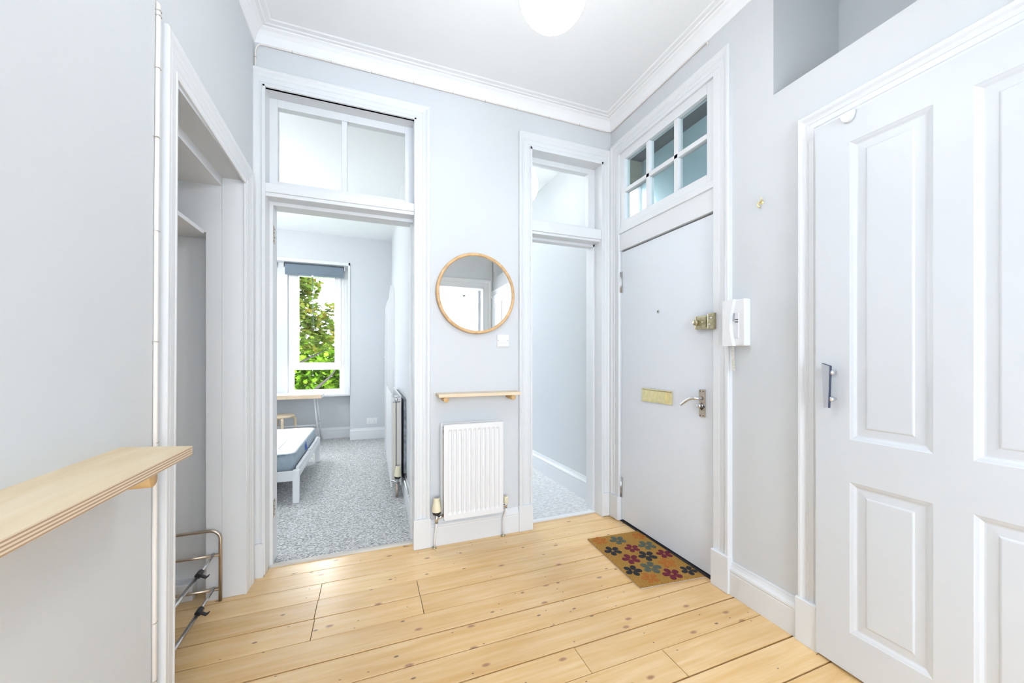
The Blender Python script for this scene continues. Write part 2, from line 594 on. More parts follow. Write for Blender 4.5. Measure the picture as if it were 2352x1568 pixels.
# ================================================================== STRUCTURE
# ---- hall floor: boards run along X
lines = [2.507, 2.363, 2.219, 2.074, 1.931, 1.788, 1.645, 1.501, 1.36, 1.222, 1.08, 0.936, 0.792, 0.648, 0.504, 0.36, 0.216, 0.072, -0.072, -0.216, -0.36, -0.504, -0.65]
fl = struct('floor', MB().box(-1.2, 1.9, -0.75, 2.55, -0.08, -0.012), SUBF, 'varnished pine floorboards of the hall', 'floor')
joints = {2: [-0.246], 3: [-0.248, 0.23], 4: [-0.244, 0.232], 8: [0.788], 9: [1.122], 11: [0.4], 13: [0.9], 6: [], 15: [-0.1], 17: [0.7]}
GAPS = [0.004, 0.0032, 0.005, 0.0032, 0.006, 0.0034, 0.0072, 0.0048, 0.0066, 0.003, 0.0074, 0.0062]
for i in range(len(lines) - 1):
    y1, y0 = lines[i], lines[i + 1]
    g1, g0 = GAPS[i % 12] / 2, GAPS[(i + 1) % 12] / 2
    xs = [-1.17] + joints.get(i, []) + [1.735 if not (1.50 < (y0 + y1) / 2 < 2.30) else 1.80]
    for k in range(len(xs) - 1):
        a = xs[k] + (0.0013 if k else 0)
        b = xs[k + 1] - 0.0013
        dz = random.uniform(-0.0008, 0.0004)
        part('plank', MB().box(a, b, y0 + g0, y1 - g1, -0.012, dz, 0.0006), PLANK, fl)

# ---- ceiling of the hall and back of house
struct('ceiling', MB().box(-1.25, 1.78, -0.62, 2.60, ZC, ZC + 0.1).box(1.78, 2.30, -0.62, 1.28, ZC, ZC + 0.1), CEIL, 'flat white ceiling of the hall', 'ceiling')

# ---- back wall of the hall, with two door openings
w = MB()
w.box(-1.25, -0.565, YB, 2.60, -0.05, ZC)
w.box(0.268, 1.045, YB, 2.60, -0.05, ZC)
w.box(1.65, 1.79, YB, 2.60, -0.05, ZC)
w.box(-0.565, 0.268, YB, 2.60, 2.712, ZC)
w.box(1.045, 1.65, YB, 2.60, 2.69, ZC)
struct('wall_back', w, WALL, 'pale grey hall wall with mirror and two tall doorways')

# ---- right wall: front door opening, cupboard opening, high open niche
w = MB()
w.box(XR, 1.79, 2.30, 2.425, -0.05, ZC)
w.box(XR, 1.78, 1.45, 2.30, 2.73, ZC)
w.box(XR, 1.90, 0.99, 1.45, -0.05, 2.411)
w.box(XR, 1.90, 1.179, 1.45, 2.411, ZC)
w.box(XR, 1.90, -0.60, 0.99, 2.125, 2.411)
w.box(XR, 1.90, -0.62, -0.45, 2.411, ZC)
w.box(XR, 1.90, -0.75, -0.60, -0.05, ZC)
struct('wall_right', w, WALL, 'pale grey hall wall with front door and open storage niche')
w = MB()
w.box(1.90, 2.21, 1.179, 1.28, 2.35, ZC)
w.box(2.21, 2.30, -0.62, 1.28, -0.05, ZC)
w.box(1.90, 2.21, -0.62, -0.45, 2.35, ZC)
w.box(1.90, 2.21, -0.62, 1.28, 2.33, 2.409)
struct('wall_niche', w, WALL, 'grey lining of the storage niche above the cupboard doors')

# ---- left wall with the open alcove cupboard
w = MB()
w.box(-0.70, XL, -0.75, 1.50, -0.05, ZC)
w.box(-0.70, XL, 2.27, YB, -0.05, ZC)
w.box(-0.70, XL, 1.50, 2.27, 2.105, ZC)
struct('wall_left', w, WALL, 'pale grey hall wall with plywood shelf and open alcove')
w = MB()
w.box(-1.20, -0.70, 1.45, 2.27, 2.062, 2.20)       # lowered soffit
w.box(-1.25, -1.15, 1.30, 2.42, -0.05, 2.20)       # back
w.box(-1.15, -0.70, 1.30, 1.45, -0.05, 2.20)       # near side
w.box(-1.15, -0.70, 2.257, 2.42, 1.824, 2.20)       # far side above the shelf
w.box(-1.15, -0.70, 2.345, 2.42, -0.05, 1.83)     # far side below the shelf
w.box(-0.765, -0.70, 2.257, 2.345, -0.05, 1.824)    # return beside the opening
struct('wall_alcove', w, WOODW, 'white painted inside of the open alcove cupboard')
solo('alcove_shelf', MB().box(-1.15, -0.775, 1.45, 2.345, 1.815, 1.835, 0.002), WOODW,
     'white painted board shelf high inside the open alcove', 'shelf', (-0.96, 1.9, 1.815))

# ---- wall behind the photographer with an open doorway
w = MB()
w.box(-0.70, -0.50, -0.75, YF, -0.05, ZC)
w.box(0.50, 0.72, -0.75, YF, -0.05, ZC)
w.box(-0.50, 0.50, -0.75, YF, 2.65, ZC)  # wide opening added out of view so daylight reaches the hall
w.box(1.585, 1.90, -0.75, YF, -0.05, ZC)
w.box(0.72, 1.585, -0.75, YF, 2.262, ZC)
struct('wall_front', w, WALL, 'pale grey hall wall opposite the round mirror')

# ---- room behind (seen in the mirror)
w = MB()
w.box(-1.8, -1.4, -3.5, -3.4, -0.05, ZC)
w.box(1.00, 1.25, -3.5, -3.4, -0.05, ZC)
w.box(2.65, 3.1, -3.5, -3.4, -0.05, ZC)
w.box(1.25, 2.65, -3.5, -3.4, -0.05, 0.95)
w.box(1.25, 2.65, -3.5, -3.4, 2.62, ZC)
w.box(-1.4, 1.00, -3.5, -3.4, -0.05, 0.45)  # hole for the wide window added behind the camera
w.box(-1.4, 1.00, -3.5, -3.4, 2.72, ZC)
w.box(-1.9, -1.8, -3.5, -0.65, -0.05, ZC)
w.box(-1.9, -0.70, -0.75, -0.65, -0.05, ZC)
w.box(3.0, 3.1, -3.5, -0.75, -0.05, ZC)
w.box(1.90, 3.1, -0.75, -0.65, -0.05, ZC)
struct('wall_kitchen', w, WALL, 'white walls of the room opposite the round mirror')
struct('ceiling_kitchen', MB().box(-1.9, 3.1, -3.5, -0.62, ZC, ZC + 0.1), CEIL, 'white ceiling of the room opposite the mirror', 'ceiling')
struct('floor_kitchen', MB().box(-1.9, 3.1, -3.5, -0.75, -0.06, 0.0), CARPET2, 'pale floor of the room opposite the mirror', 'floor')

# ---- bedroom shell
w = MB()
w.box(0.285, 0.40, 2.60, 6.3, -0.05, ZC)
struct('wall_bedroom_right', w, WALLB, 'pale blue grey bedroom wall behind the tall radiator')
w = MB()
w.box(-0.293, 0.285, 5.96, 6.30, -0.05, ZC)
w.box(-2.55, -0.293, 5.96, 6.30, 2.575, ZC)
w.box(-3.2, -2.55, 5.96, 6.30, -0.05, ZC)
w.box(-2.55, -0.293, 6.19, 6.30, -0.05, 0.665)
struct('wall_bedroom_back', w, WALLB, 'pale blue grey bedroom wall around the window recess')
struct('wall_bedroom_left', MB().box(-3.3, -3.2, 2.60, 6.3, -0.05, ZC), WALLB, 'pale blue grey bedroom side wall beyond the bed')
struct('wall_bedroom_front', MB().box(-3.3, -1.25, 2.45, 2.60, -0.05, ZC), WALLB, 'pale blue grey bedroom wall on the hall side')
struct('ceiling_bedroom', MB().box(-3.3, 0.4, 2.60, 6.3, 2.985, 3.1), CEIL, 'white ceiling of the bedroom', 'ceiling')
struct('floor_bedroom', MB().box(-3.3, 0.285, 2.515, 6.25, -0.06, 0.006), CARPET, 'grey flecked carpet of the bedroom', 'carpet')

# ---- small room behind the narrow doorway
w = MB()
w.poly([(1.725, 2.59, -0.05), (1.79, 2.59, -0.05), (1.79, 6.0, -0.05), (1.548, 6.0, -0.05)], (0, 0, ZC + 0.05))
struct('wall_room_right', w, WALL, 'pale grey wall seen through the narrow doorway')
w = MB().box(0.40, 0.50, 6.0, 6.1, -0.05, ZC).box(1.50, 1.79, 6.0, 6.1, -0.05, ZC).box(0.50, 1.50, 6.0, 6.1, -0.05, 0.45).box(0.50, 1.50, 6.0, 6.1, 2.80, ZC)
struct('wall_room_back', w, WALL, 'pale end wall of the small room')
struct('wall_room_left', MB().box(0.401, 0.45, 2.60, 6.0, -0.05, ZC), WALL, 'pale side wall of the small room')
struct('ceiling_room', MB().box(0.4, 1.79, 2.60, 6.1, 2.99, 3.1), CEIL, 'white ceiling of the small room', 'ceiling')
struct('floor_room', MB().box(0.40, 1.79, 2.515, 6.05, -0.06, 0.006), CARPET2, 'pale grey carpet behind the narrow doorway', 'carpet')

# ---- stair landing beyond the front door
struct('wall_landing', MB().box(2.75, 2.85, 0.3, 3.4, -0.05, 3.5), LAND, 'pale blue painted stairwell wall beyond the fanlight')
w = MB()
w.box(1.79, 2.45, 3.29, 3.4, -0.05, 3.5)
w.box(2.45, 2.75, 3.29, 3.4, -0.05, 2.3)
w.box(2.45, 2.75, 3.29, 3.4, 3.08, 3.5)
struct('wall_landing_side', w, LANDS, 'olive grey stairwell wall with a bright light opening')
struct('wall_landing_inner', MB().box(1.76, 1.79, 1.29, 3.4, 3.0, 3.5), LANDS, 'grey stairwell wall over the front door')
struct('ceiling_landing', MB().box(1.79, 2.85, 0.3, 3.4, 3.33, 3.45), LANDC, 'dark grey ceiling of the stairwell', 'ceiling')
struct('floor_landing', MB().box(1.80, 2.85, 0.3, 3.4, -0.08, -0.015), LANDC, 'dark stone landing outside the front door', 'floor')

# ---- cornice
CP = [(0, 2.943), (0.04, 2.945), (0.10, 2.962), (0.20, 2.985), (0.34, 3.000), (0.48, 3.007), (0.50, 3.012), (0.66, 3.011), (0.70, 3.0155), (0.92, 3.0155), (1.0, 3.021), (0, 3.021)]
D = 0.105
mpz = lambda a, b, h: (a, b, h)
c = MB().sweep([(XL, YF), (XL, YB), (XR, YB), (XR, 1.20)],
               [(XL + D, YF), (XL + D, YB - D), (XR - D, YB - D), (XR - D, 1.20)], CP, mpz)
struct('trim_1', c, CEIL, 'white moulded plaster cornice around the hall ceiling', 'cornice')

# ---- skirting
SK = [(1.0, 0), (1.0, 0.112), (0.92, 0.118), (1.05, 0.124), (0.98, 0.134), (0.62, 0.146), (0.40, 0.158), (0.36, 0.166), (0, 0.168), (0, 0)]
T = 0.024


def skirt(n, a, b, off, label, hs=1.0):
    ox, oy = off
    mb = MB().sweep([a, b], [(a[0] + ox, a[1] + oy), (b[0] + ox, b[1] + oy)], [(s, h * hs) for s, h in SK], mpz)
    return struct(n, mb, WOODW, label, 'skirting', (a[0], a[1], 0))


skirt('baseboard_back', (0.34, YB), (0.97, YB), (0, -T), 'white moulded skirting board beneath the hall radiator')
skirt('baseboard_right', (XR, 1.40), (XR, 1.06), (-T, 0), 'white moulded skirting between front door and cupboard', 0.97)
skirt('baseboard_left', (XL, -0.62), (XL, 1.43), (T, 0), 'white moulded skirting beneath the plywood shelf')
skirt('baseboard_bedroom_right', (0.285, 2.62), (0.285, 5.96), (-T, 0), 'white skirting behind the tall bedroom radiator')
skirt('baseboard_bedroom_back', (-0.293, 5.96), (0.285, 5.96), (0, -T), 'white skirting under the double socket in the bedroom')
skirt('baseboard_bedroom_recess', (-2.55, 6.19), (-0.293, 6.19), (0, -T), 'white skirting under the bedroom window sill')
skirt('baseboard_room_right', (1.723, 2.62), (1.552, 6.0), (-T, -0.001), 'white moulded skirting seen through the narrow doorway', 1.15)
w = MB().box(-1.15, -0.83, 2.285, 2.345, 0.0, 0.085, 0.003)
struct('baseboard_alcove', w, WOODW, 'short white skirting block inside the alcove', 'skirting', (-1.0, 2.3, 0))

# ---- architraves and door linings
AP = [(0, 0), (0, 0.013), (0.05, 0.017), (0.13, 0.017), (0.16, 0.0135), (0.24, 0.0135), (0.27, 0.0165), (0.50, 0.0165), (0.53, 0.0195), (0.58, 0.0195), (0.61, 0.0165),
      (0.70, 0.019), (0.80, 0.0255), (0.86, 0.0275), (0.95, 0.0275), (1.0, 0.023), (1.0, 0)]
mp_back = lambda a, b, h: (a, YB - h, b)
mp_right = lambda a, b, h: (XR - h, a, b)
mp_left = lambda a, b, h: (XL + h, a, b)
mp_front = lambda a, b, h: (a, YF + h, b)


def frame_trim(n, label, base):
    return thing(n, label, 'door frame', base, kind='structure')


# bedroom doorway
t = frame_trim('trim_2', 'tall white bedroom door frame with two-pane fanlight', (-0.14, YB, 0))
part('architrave', MB().sweep([(-0.553, 0), (-0.553, 2.70), (0.257, 2.70), (0.257, 0)],
                              [(-0.645, 0), (-0.645, 2.80), (0.350, 2.80), (0.350, 0)], AP, mp_back), WOODW, t)
part('plinth_block', MB().box(0.247, 0.355, YB - 0.033, YB, 0, 0.185, 0.003), WOODW, t)
part('plinth_block', MB().poly([(-0.604, YB - 0.033, 0), (-0.556, YB - 0.033, 0), (-0.548, 2.47, 0), (-0.604, 2.47, 0)], (0, 0, 0.185)), WOODW, t)
part('jamb', MB().box(-0.565, -0.548, 2.40, 2.62, 0.01, 2.712, 0.002).box(-0.55, -0.532, 2.50, 2.60, 0.01, 2.09, 0.002), WOODW, t)
part('jamb', MB().box(0.252, 0.268, 2.40, 2.62, 0, 2.712, 0.002).box(0.240, 0.254, 2.535, 2.60, 0, 2.09, 0.002), WOODW, t)
part('head_lining', MB().box(-0.56, 0.264, 2.40, 2.62, 2.70, 2.714), WOODW, t)
tb = part('transom_bar', MB().box(-0.556, 0.262, YB - 0.014, 2.60, 2.125, 2.175, 0.003).box(-0.556, 0.262, YB - 0.005, 2.60, 2.105, 2.127, 0.002)
          .box(-0.55, 0.258, 2.50, 2.60, 2.085, 2.107, 0.002), WOODW, t)
part('threshold_bar', MB().sweep([(-0.548, 2.485), (0.254, 2.485)], [(-0.548, 2.525), (0.254, 2.525)],
                                 [(0, 0), (0.1, 0.009), (0.35, 0.013), (0.65, 0.013), (0.9, 0.009), (1, 0)], mpz), mat('worn cream threshold strip', (0.56, 0.53, 0.48), 0.45), t, 'worn cream carpet bar')
for hz in (1.92, 0.33):
    h = part('hinge', MB().box(-0.5335, -0.5305, 2.503, 2.545, hz - 0.05, hz + 0.05), NICKEL, t)
    sc = MB()
    for q, (dy, dz) in enumerate(((0.03, 0.036), (0.014, 0.012), (0.03, -0.012), (0.014, -0.036))):
        sc.lathe([(0, 0.0015), (0.004, 0.0012), (0.0045, 0)], (-0.5305, 2.507 + dy, hz + dz), (1, 0, 0), 8)
    part('screw', sc, BLACK, h)

wd = thing('window_1', 'two-pane fanlight over the bedroom doorway', 'window', (-0.14, 2.52, 2.17), kind='structure')
f = MB()
f.box(-0.55, -0.508, 2.50, 2.545, 2.172, 2.70, 0.002)
f.box(0.204, 0.256, 2.50, 2.545, 2.172, 2.70, 0.002)
f.box(-0.508, 0.204, 2.50, 2.545, 2.655, 2.70, 0.002)
f.box(-0.508, 0.204, 2.50, 2.545, 2.172, 2.226, 0.002)
part('frame', f, WOODW, wd)
part('glazing_bar', MB().box(-0.171, -0.139, 2.502, 2.543, 2.226, 2.655, 0.004), WOODW, wd)
part('pane', MB().box(-0.508, -0.171, 2.522, 2.525, 2.226, 2.655), GLASS, wd)
part('pane', MB().box(-0.139, 0.204, 2.522, 2.525, 2.226, 2.655), GLASS, wd)

# narrow doorway
t = frame_trim('trim_3', 'narrow white door frame with single-pane fanlight', (1.34, YB, 0))
part('architrave', MB().sweep([(1.051, 0), (1.051, 2.675), (1.638, 2.675), (1.638, 0)],
                              [(0.962, 0), (0.962, 2.788), (1.728, 2.788), (1.728, 0)], AP, mp_back), WOODW, t)
part('plinth_block', MB().box(0.957, 1.061, YB - 0.033, YB, 0, 0.178, 0.003), WOODW, t)
part('plinth_block', MB().box(1.632, 1.70, YB - 0.031, YB, 0.006, 0.178, 0.003), WOODW, t)
part('jamb', MB().box(1.045, 1.060, 2.40, 2.62, 0, 2.69, 0.002).box(1.058, 1.072, 2.50, 2.56, 0, 2.09), WOODW, t)
part('jamb', MB().box(1.633, 1.650, 2.40, 2.62, 0, 2.69, 0.002).box(1.621, 1.635, 2.50, 2.56, 0, 2.09), WOODW, t)
part('head_lining', MB().box(1.045, 1.65, 2.40, 2.62, 2.672, 2.692), WOODW, t)
part('transom_bar', MB().box(1.05, 1.645, YB - 0.014, 2.60, 2.105, 2.178, 0.003).box(1.05, 1.645, YB - 0.003, 2.60, 2.088, 2.107, 0.002)
     .box(1.05, 1.645, 2.50, 2.56, 2.070, 2.09, 0.002), WOODW, t)
part('threshold_bar', MB().box(1.060, 1.634, 2.485, 2.522, -0.001, 0.012, 0.003), WOODW, t)
wd = thing('window_2', 'single-pane fanlight over the narrow doorway', 'window', (1.34, 2.52, 2.178), kind='structure')
f = MB()
f.box(1.058, 1.092, 2.50, 2.545, 2.175, 2.675, 0.002)
f.box(1.577, 1.636, 2.50, 2.545, 2.175, 2.675, 0.002)
f.box(1.092, 1.577, 2.50, 2.545, 2.635, 2.675, 0.002)
f.box(1.092, 1.577, 2.50, 2.545, 2.175, 2.222, 0.002)
part('frame', f, WOODW, wd)
part('pane', MB().box(1.092, 1.577, 2.522, 2.525, 2.222, 2.635), GLASS, wd)

# front door frame
t = frame_trim('trim_4', 'white front door frame with six-pane fanlight', (XR, 1.9, 0))
part('architrave', MB().sweep([(1.478, 0), (1.478, 2.716), (2.306, 2.716), (2.306, 0)],
                              [(1.388, 0), (1.388, 2.812), (2.402, 2.812), (2.402, 0)], AP, mp_right), WOODW, t)
part('plinth_block', MB().box(XR - 0.036, XR, 1.384, 1.489, 0, 0.188, 0.003), WOODW, t)
part('plinth_block', MB().box(XR - 0.034, XR, 2.296, 2.392, 0.006, 0.178, 0.003), WOODW, t)
part('jamb', MB().box(1.712, 1.785, 1.45, 1.488, 0, 2.73, 0.002), WOODW, t)
part('jamb', MB().box(1.712, 1.785, 2.304, 2.33, 0, 2.73, 0.002), WOODW, t)
part('head_lining', MB().box(1.712, 1.779, 1.488, 2.304, 2.712, 2.735), WOODW, t)
part('transom_bar', MB().box(1.722, 1.86, 1.486, 2.306, 1.995, 2.14, 0.002).box(1.712, 1.73, 1.48, 2.306, 2.118, 2.142, 0.004).box(1.716, 1.73, 1.48, 2.306, 2.138, 2.160, 0.004), WOODW, t)
part('gap_shade_stop', MB().box(1.788, 1.80, 1.45, 1.512, -0.012, 1.995).box(1.788, 1.80, 2.292, 2.33, -0.012, 1.995).box(1.788, 1.80, 1.49, 2.30, 1.972, 1.998), DARK, t)  # near-black strips; the shade of the door gap is put into their colour
wd = thing('window_3', 'six-pane fanlight over the grey front door', 'window', (1.74, 1.9, 2.15), kind='structure')
f = MB()
f.box(1.727, 1.775, 1.487, 1.540, 2.14, 2.714, 0.002)
f.box(1.727, 1.775, 2.252, 2.305, 2.14, 2.714, 0.002)
f.box(1.727, 1.775, 1.540, 2.252, 2.655, 2.714, 0.002)
f.box(1.727, 1.775, 1.540, 2.252, 2.14, 2.212, 0.002)
part('frame', f, WOODW, wd)
for y in (2.015, 1.768):
    part('glazing_bar', MB().box(1.731, 1.772, y - 0.0165, y + 0.0165, 2.212, 2.655, 0.004), WOODW, wd)
part('glazing_bar', MB().box(1.731, 1.772, 1.54, 2.252, 2.412, 2.442, 0.004), WOODW, wd)
for y0, y1 in ((1.54, 1.7515), (1.7845, 1.9985), (2.0315, 2.252)):
    for z0, z1 in ((2.212, 2.412), (2.442, 2.655)):
        part('pane', MB().box(1.752, 1.755, y0, y1, z0, z1), GLASSD, wd)

# cupboard frame
t = frame_trim('trim_5', 'white moulded frame around the panelled cupboard doors', (XR, 0.2, 0))
part('architrave', MB().sweep([(0.983, 0), (0.983, 2.130), (-0.545, 2.130), (-0.545, 0)],
                              [(1.060, 0), (1.060, 2.216), (-0.615, 2.216), (-0.615, 0)], AP, mp_right), WOODW, t)
part('plinth_block', MB().box(XR - 0.034, XR, 0.980, 1.066, 0, 0.186, 0.003), WOODW, t)
part('jamb', MB().box(1.712, 1.90, 0.978, 0.995, 0, 2.13).box(1.712, 1.90, -0.62, -0.545, 0, 2.13).box(1.712, 1.90, -0.6, 0.99, 2.118, 2.135), WOODW, t)

# alcove frame, slightly out of true as in an old house
t = frame_trim('trim_6', 'white frame around the open alcove cupboard', (XL, 1.9, 0))
part('architrave', MB().sweep([(2.255, 0), (2.250, 2.090), (1.540, 2.122), (1.514, 0)],
                              [(2.364, 0), (2.362, 2.196), (1.462, 2.240), (1.432, 0)],
                              [(s, h * 0.62) for s, h in AP], mp_left), WOODW, t)
part('plinth_block', MB().box(XL, XL + 0.026, 1.428, 1.537, 0, 0.125, 0.003), WOODW, t)
part('jamb', MB().box(-0.70, XL + 0.006, 2.257, 2.275, 0, 2.107, 0.002), WOODW, t)
part('jamb', MB().box(-0.70, XL + 0.006, 1.497, 1.515, 0, 2.107, 0.002), WOODW, t)

# frames behind the photographer; the first is for the added light opening
t = frame_trim('trim_11', 'white frame of the unseen wide doorway added to light the hall', (0, YF, 0))
part('architrave', MB().sweep([(0.488, 0), (0.488, 2.640), (-0.488, 2.640), (-0.488, 0)],
                              [(0.585, 0), (0.585, 2.74), (-0.60, 2.74), (-0.60, 0)], AP, mp_front), WOODW, t)
part('jamb', MB().box(-0.50, -0.484, -0.77, -0.60, 0, 2.65).box(0.484, 0.50, -0.77, -0.60, 0, 2.65).box(-0.50, 0.50, -0.77, -0.60, 2.636, 2.652), WOODW, t)
t = frame_trim('trim_7', 'white frame of the open doorway opposite the mirror', (1.15, YF, 0))
part('architrave', MB().sweep([(1.572, 0), (1.572, 2.250), (0.735, 2.250), (0.735, 0)],
                              [(1.708, 0), (1.708, 2.385), (0.60, 2.385), (0.60, 0)], AP, mp_front), WOODW, t)
part('jamb', MB().box(0.72, 0.737, -0.77, -0.60, 0, 2.262).box(1.57, 1.587, -0.77, -0.60, 0, 2.262).box(0.72, 1.587, -0.77, -0.60, 2.248, 2.264), WOODW, t)


# ================================================================== DOORS
def panel_door(mb, x, side, y0, y1, z0, z1, pans, th=0.035):
    """six-sided slab in the YZ plane facing -X (side=-1) at x with recessed fielded panels"""
    ys = sorted({y0, y1, *[p[0] for p in pans], *[p[1] for p in pans]})
    zs = sorted({z0, z1, *[p[2] for p in pans], *[p[3] for p in pans]})
    xb = x - side * th
    for a in range(len(ys) - 1):
        for b in range(len(zs) - 1):
            cy, cz = (ys[a] + ys[a + 1]) / 2, (zs[b] + zs[b + 1]) / 2
            if any(p[0] < cy < p[1] and p[2] < cz < p[3] for p in pans):
                continue
            mb.box(min(x, xb), max(x, xb), ys[a], ys[a + 1], zs[b], zs[b + 1])
    return mb


def field_panel(x, side, y0, y1, z0, z1):
    mb = MB()
    # ogee moulding falling from the door face, flat margin, raised field
    steps = [(0.0, 0.0), (0.003, 0.0015), (0.010, 0.004), (0.018, 0.0085), (0.022, 0.009), (0.0228, 0.009), (0.046, 0.0075), (0.050, 0.0048), (0.053, 0.0042)]
    rings = []
    for ins, dep in steps:
        xx = x - side * dep
        rings.append([mb.bm.verts.new((xx, y, z)) for y, z in ((y0 + ins, z0 + ins), (y1 - ins, z0 + ins), (y1 - ins, z1 - ins), (y0 + ins, z1 - ins))])
    for i in range(len(rings) - 1):
        for k in range(4):
            mb.bm.faces.new((rings[i][k], rings[i][(k + 1) % 4], rings[i + 1][(k + 1) % 4], rings[i + 1][k]))
    mb.bm.faces.new(rings[-1])
    back = [mb.bm.verts.new((x - side * 0.03, v.co.y, v.co.z)) for v in rings[0]]
    for k in range(4):
        mb.bm.faces.new((rings[0][k], back[k], back[(k + 1) % 4], rings[0][(k + 1) % 4]))
    mb.bm.faces.new(back)
    return mb


XD = 1.690


def cupboard_door(n, y_hi, label):
    t = thing(n, label, 'door', (XD, y_hi - 0.38, 0.012), kind='structure')
    y_lo = y_hi - 0.752
    p = [(y_hi - 0.338, y_hi - 0.114, 0.893, 2.018), (y_hi - 0.338, y_hi - 0.114, 0.165, 0.734),
         (y_lo + 0.106, y_lo + 0.328, 0.893, 2.018), (y_lo + 0.106, y_lo + 0.328, 0.165, 0.734)]
    part('leaf', panel_door(MB(), XD, -1, y_lo, y_hi, 0.012, 2.128, p), DOORW, t)
    for q in p:
        part('panel', field_panel(XD, -1, *q), DOORW, t)
    return t


dA = cupboard_door('door_2', 0.981, 'white four-panel cupboard door with tapered grey pull handle')
dB = cupboard_door('door_3', 0.2265, 'white four-panel cupboard door beside the mirrored doorway')
for dr, yh in ((dA, 0.981), (dB, -0.4175)):
    # rounded cover tab of the top fixing
    yc = yh - 0.112
    pts = [(XD - 0.014, yc + 0.022 * math.cos(a), 2.128 + 0.0 - 0.036 * math.sin(a)) for a in [PI * k / 10 for k in range(11)]]
    part('fixing_tab', MB().poly(pts, (0.013, 0, 0)), WOODW, dr, 'rounded white tab')
# pull handle
hb = MB().poly([(1.652, 0.9395, 1.181), (1.652, 0.912, 1.170), (1.652, 0.917, 1.010), (1.652, 0.932, 1.008)], (0.012, 0, 0))
h = part('handle', hb, mat('grey satin handle', (0.50, 0.52, 0.56), 0.35, metal=0.4), dA, 'tapered grey pull handle')
edge = MB().poly([(1.653, 0.9125, 1.1705), (1.653, 0.9105, 1.1710), (1.653, 0.9155, 1.009), (1.653, 0.9175, 1.0095)], (0.011, 0, 0))
edge.poly([(1.653, 0.9395, 1.181), (1.653, 0.9395, 1.1825), (1.653, 0.912, 1.1715), (1.653, 0.912, 1.170)], (0.011, 0, 0))
part('handle_rim', edge, mat('dark blue handle rim', (0.03, 0.04, 0.09), 0.4), h)
for z in (1.146, 1.043):
    part('knob_post', MB().lathe([(0, 0.036), (0.008, 0.034), (0.0115, 0.026), (0.012, 0.020), (0.0095, 0.012), (0.006, 0.006), (0.007, 0)], (1.692, 0.915, z), (-1, 0, 0), 20), CHROME, h)

# grey flush front door
fd = thing('door_1', 'flush pale grey front door with brass letterbox', 'door', (1.757, 1.9, 0.012), kind='structure')
part('leaf', MB().box(1.736, 1.782, 1.503, 2.298, 0.014, 1.985, 0.002), GREYD, fd)
for z0, z1 in ((1.687, 1.84), (0.176, 0.322)):
    part('hinge', MB().tube([(1.730, 2.3035, z0), (1.730, 2.3035, z1)], 0.0055, 10).box(1.7325, 1.737, 2.285, 2.304, z0, z1), STEEL, fd)
# letterbox
lb = part('letterbox', MB().poly([(1.735, 2.068, 1.000), (1.735, 1.800, 0.998), (1.735, 1.798, 0.914), (1.735, 2.070, 0.910)], (-0.006, 0, 0)), BRASS, fd, 'brass letterbox flap')
part('flap', MB().poly([(1.7285, 2.058, 0.990), (1.7285, 1.842, 0.988), (1.7285, 1.842, 0.920), (1.7285, 2.058, 0.918)], (-0.005, 0, 0)), BRASS, lb)
part('flap_hinge', MB().tube([(1.727, 2.05, 0.993), (1.727, 1.80, 0.992)], 0.003, 8), BRASSD, lb)
# peephole
ph = part('peephole', MB().lathe([(0.006, 0.0), (0.0065, 0.004), (0.010, 0.005), (0.0115, 0.003), (0.012, -0.001)], (1.735, 1.92, 1.503), (-1, 0, 0), 20), STEEL, fd)
part('lens', MB().lathe([(0, 0.0035), (0.0066, 0.003), (0.0066, 0)], (1.735, 1.92, 1.503), (-1, 0, 0), 16), BLACK, ph)
# rim lock
rl = part('rim_lock', MB().box(1.706, 1.737, 1.514, 1.606, 1.362, 1.436, 0.007), BRASSD, fd, 'aged brass rim lock')
part('lock_rim', MB().box(1.701, 1.707, 1.524, 1.596, 1.371, 1.427, 0.002), BRASSD, rl)
part('turn_knob', MB().lathe([(0, 0.022), (0.013, 0.022), (0.016, 0.018), (0.016, 0.004), (0.011, 0)], (1.704, 1.583, 1.399), (-1, 0, 0), 20), BRASSD, rl)
part('snib', MB().lathe([(0, 0.010), (0.004, 0.010), (0.005, 0)], (1.702, 1.545, 1.399), (-1, 0, 0), 12), BRASSD, rl)
rk = part('lock_keep', MB().box(1.692, 1.735, 1.468, 1.507, 1.356, 1.444, 0.005), BRASSD, fd, 'aged brass lock keep')
for dz in (-0.018, 0.016):
    part('screw', MB().lathe([(0, 0.004), (0.005, 0.002), (0.0055, 0)], (1.692, 1.487 - dz * 0.3, 1.40 + dz), (-1, 0, 0), 10), STEEL, rk)
# lever handle on back plate
bp_ = part('handle_plate', MB().box(1.729, 1.737, 1.556, 1.596, 0.872, 1.026, 0.003), NICKEL, fd, 'nickel lever handle plate')
part('lever', MB().tube([(1.735, 1.574, 0.978), (1.700, 1.576, 0.978), (1.688, 1.584, 0.978), (1.684, 1.600, 0.977), (1.683, 1.622, 0.970), (1.682, 1.648, 0.953), (1.682, 1.672, 0.936), (1.682, 1.680, 0.930)],
                        0.008, 12, radii=[0.011, 0.010, 0.0095, 0.009, 0.009, 0.0085, 0.008, 0.007]), CHROME, bp_)
part('thumb_turn', MB().lathe([(0, 0.030), (0.009, 0.030), (0.0125, 0.026), (0.0125, 0.014), (0.008, 0.008), (0.013, 0.004), (0.014, 0)], (1.730, 1.578, 0.936), (-1, 0, 0), 20), CHROME, bp_)
part('cylinder_rose', MB().lathe([(0.022, 0), (0.021, 0.004), (0, 0.004)], (1.730, 1.576, 0.932), (-1, 0, 0), 4), BLACK, bp_)
sc = MB()
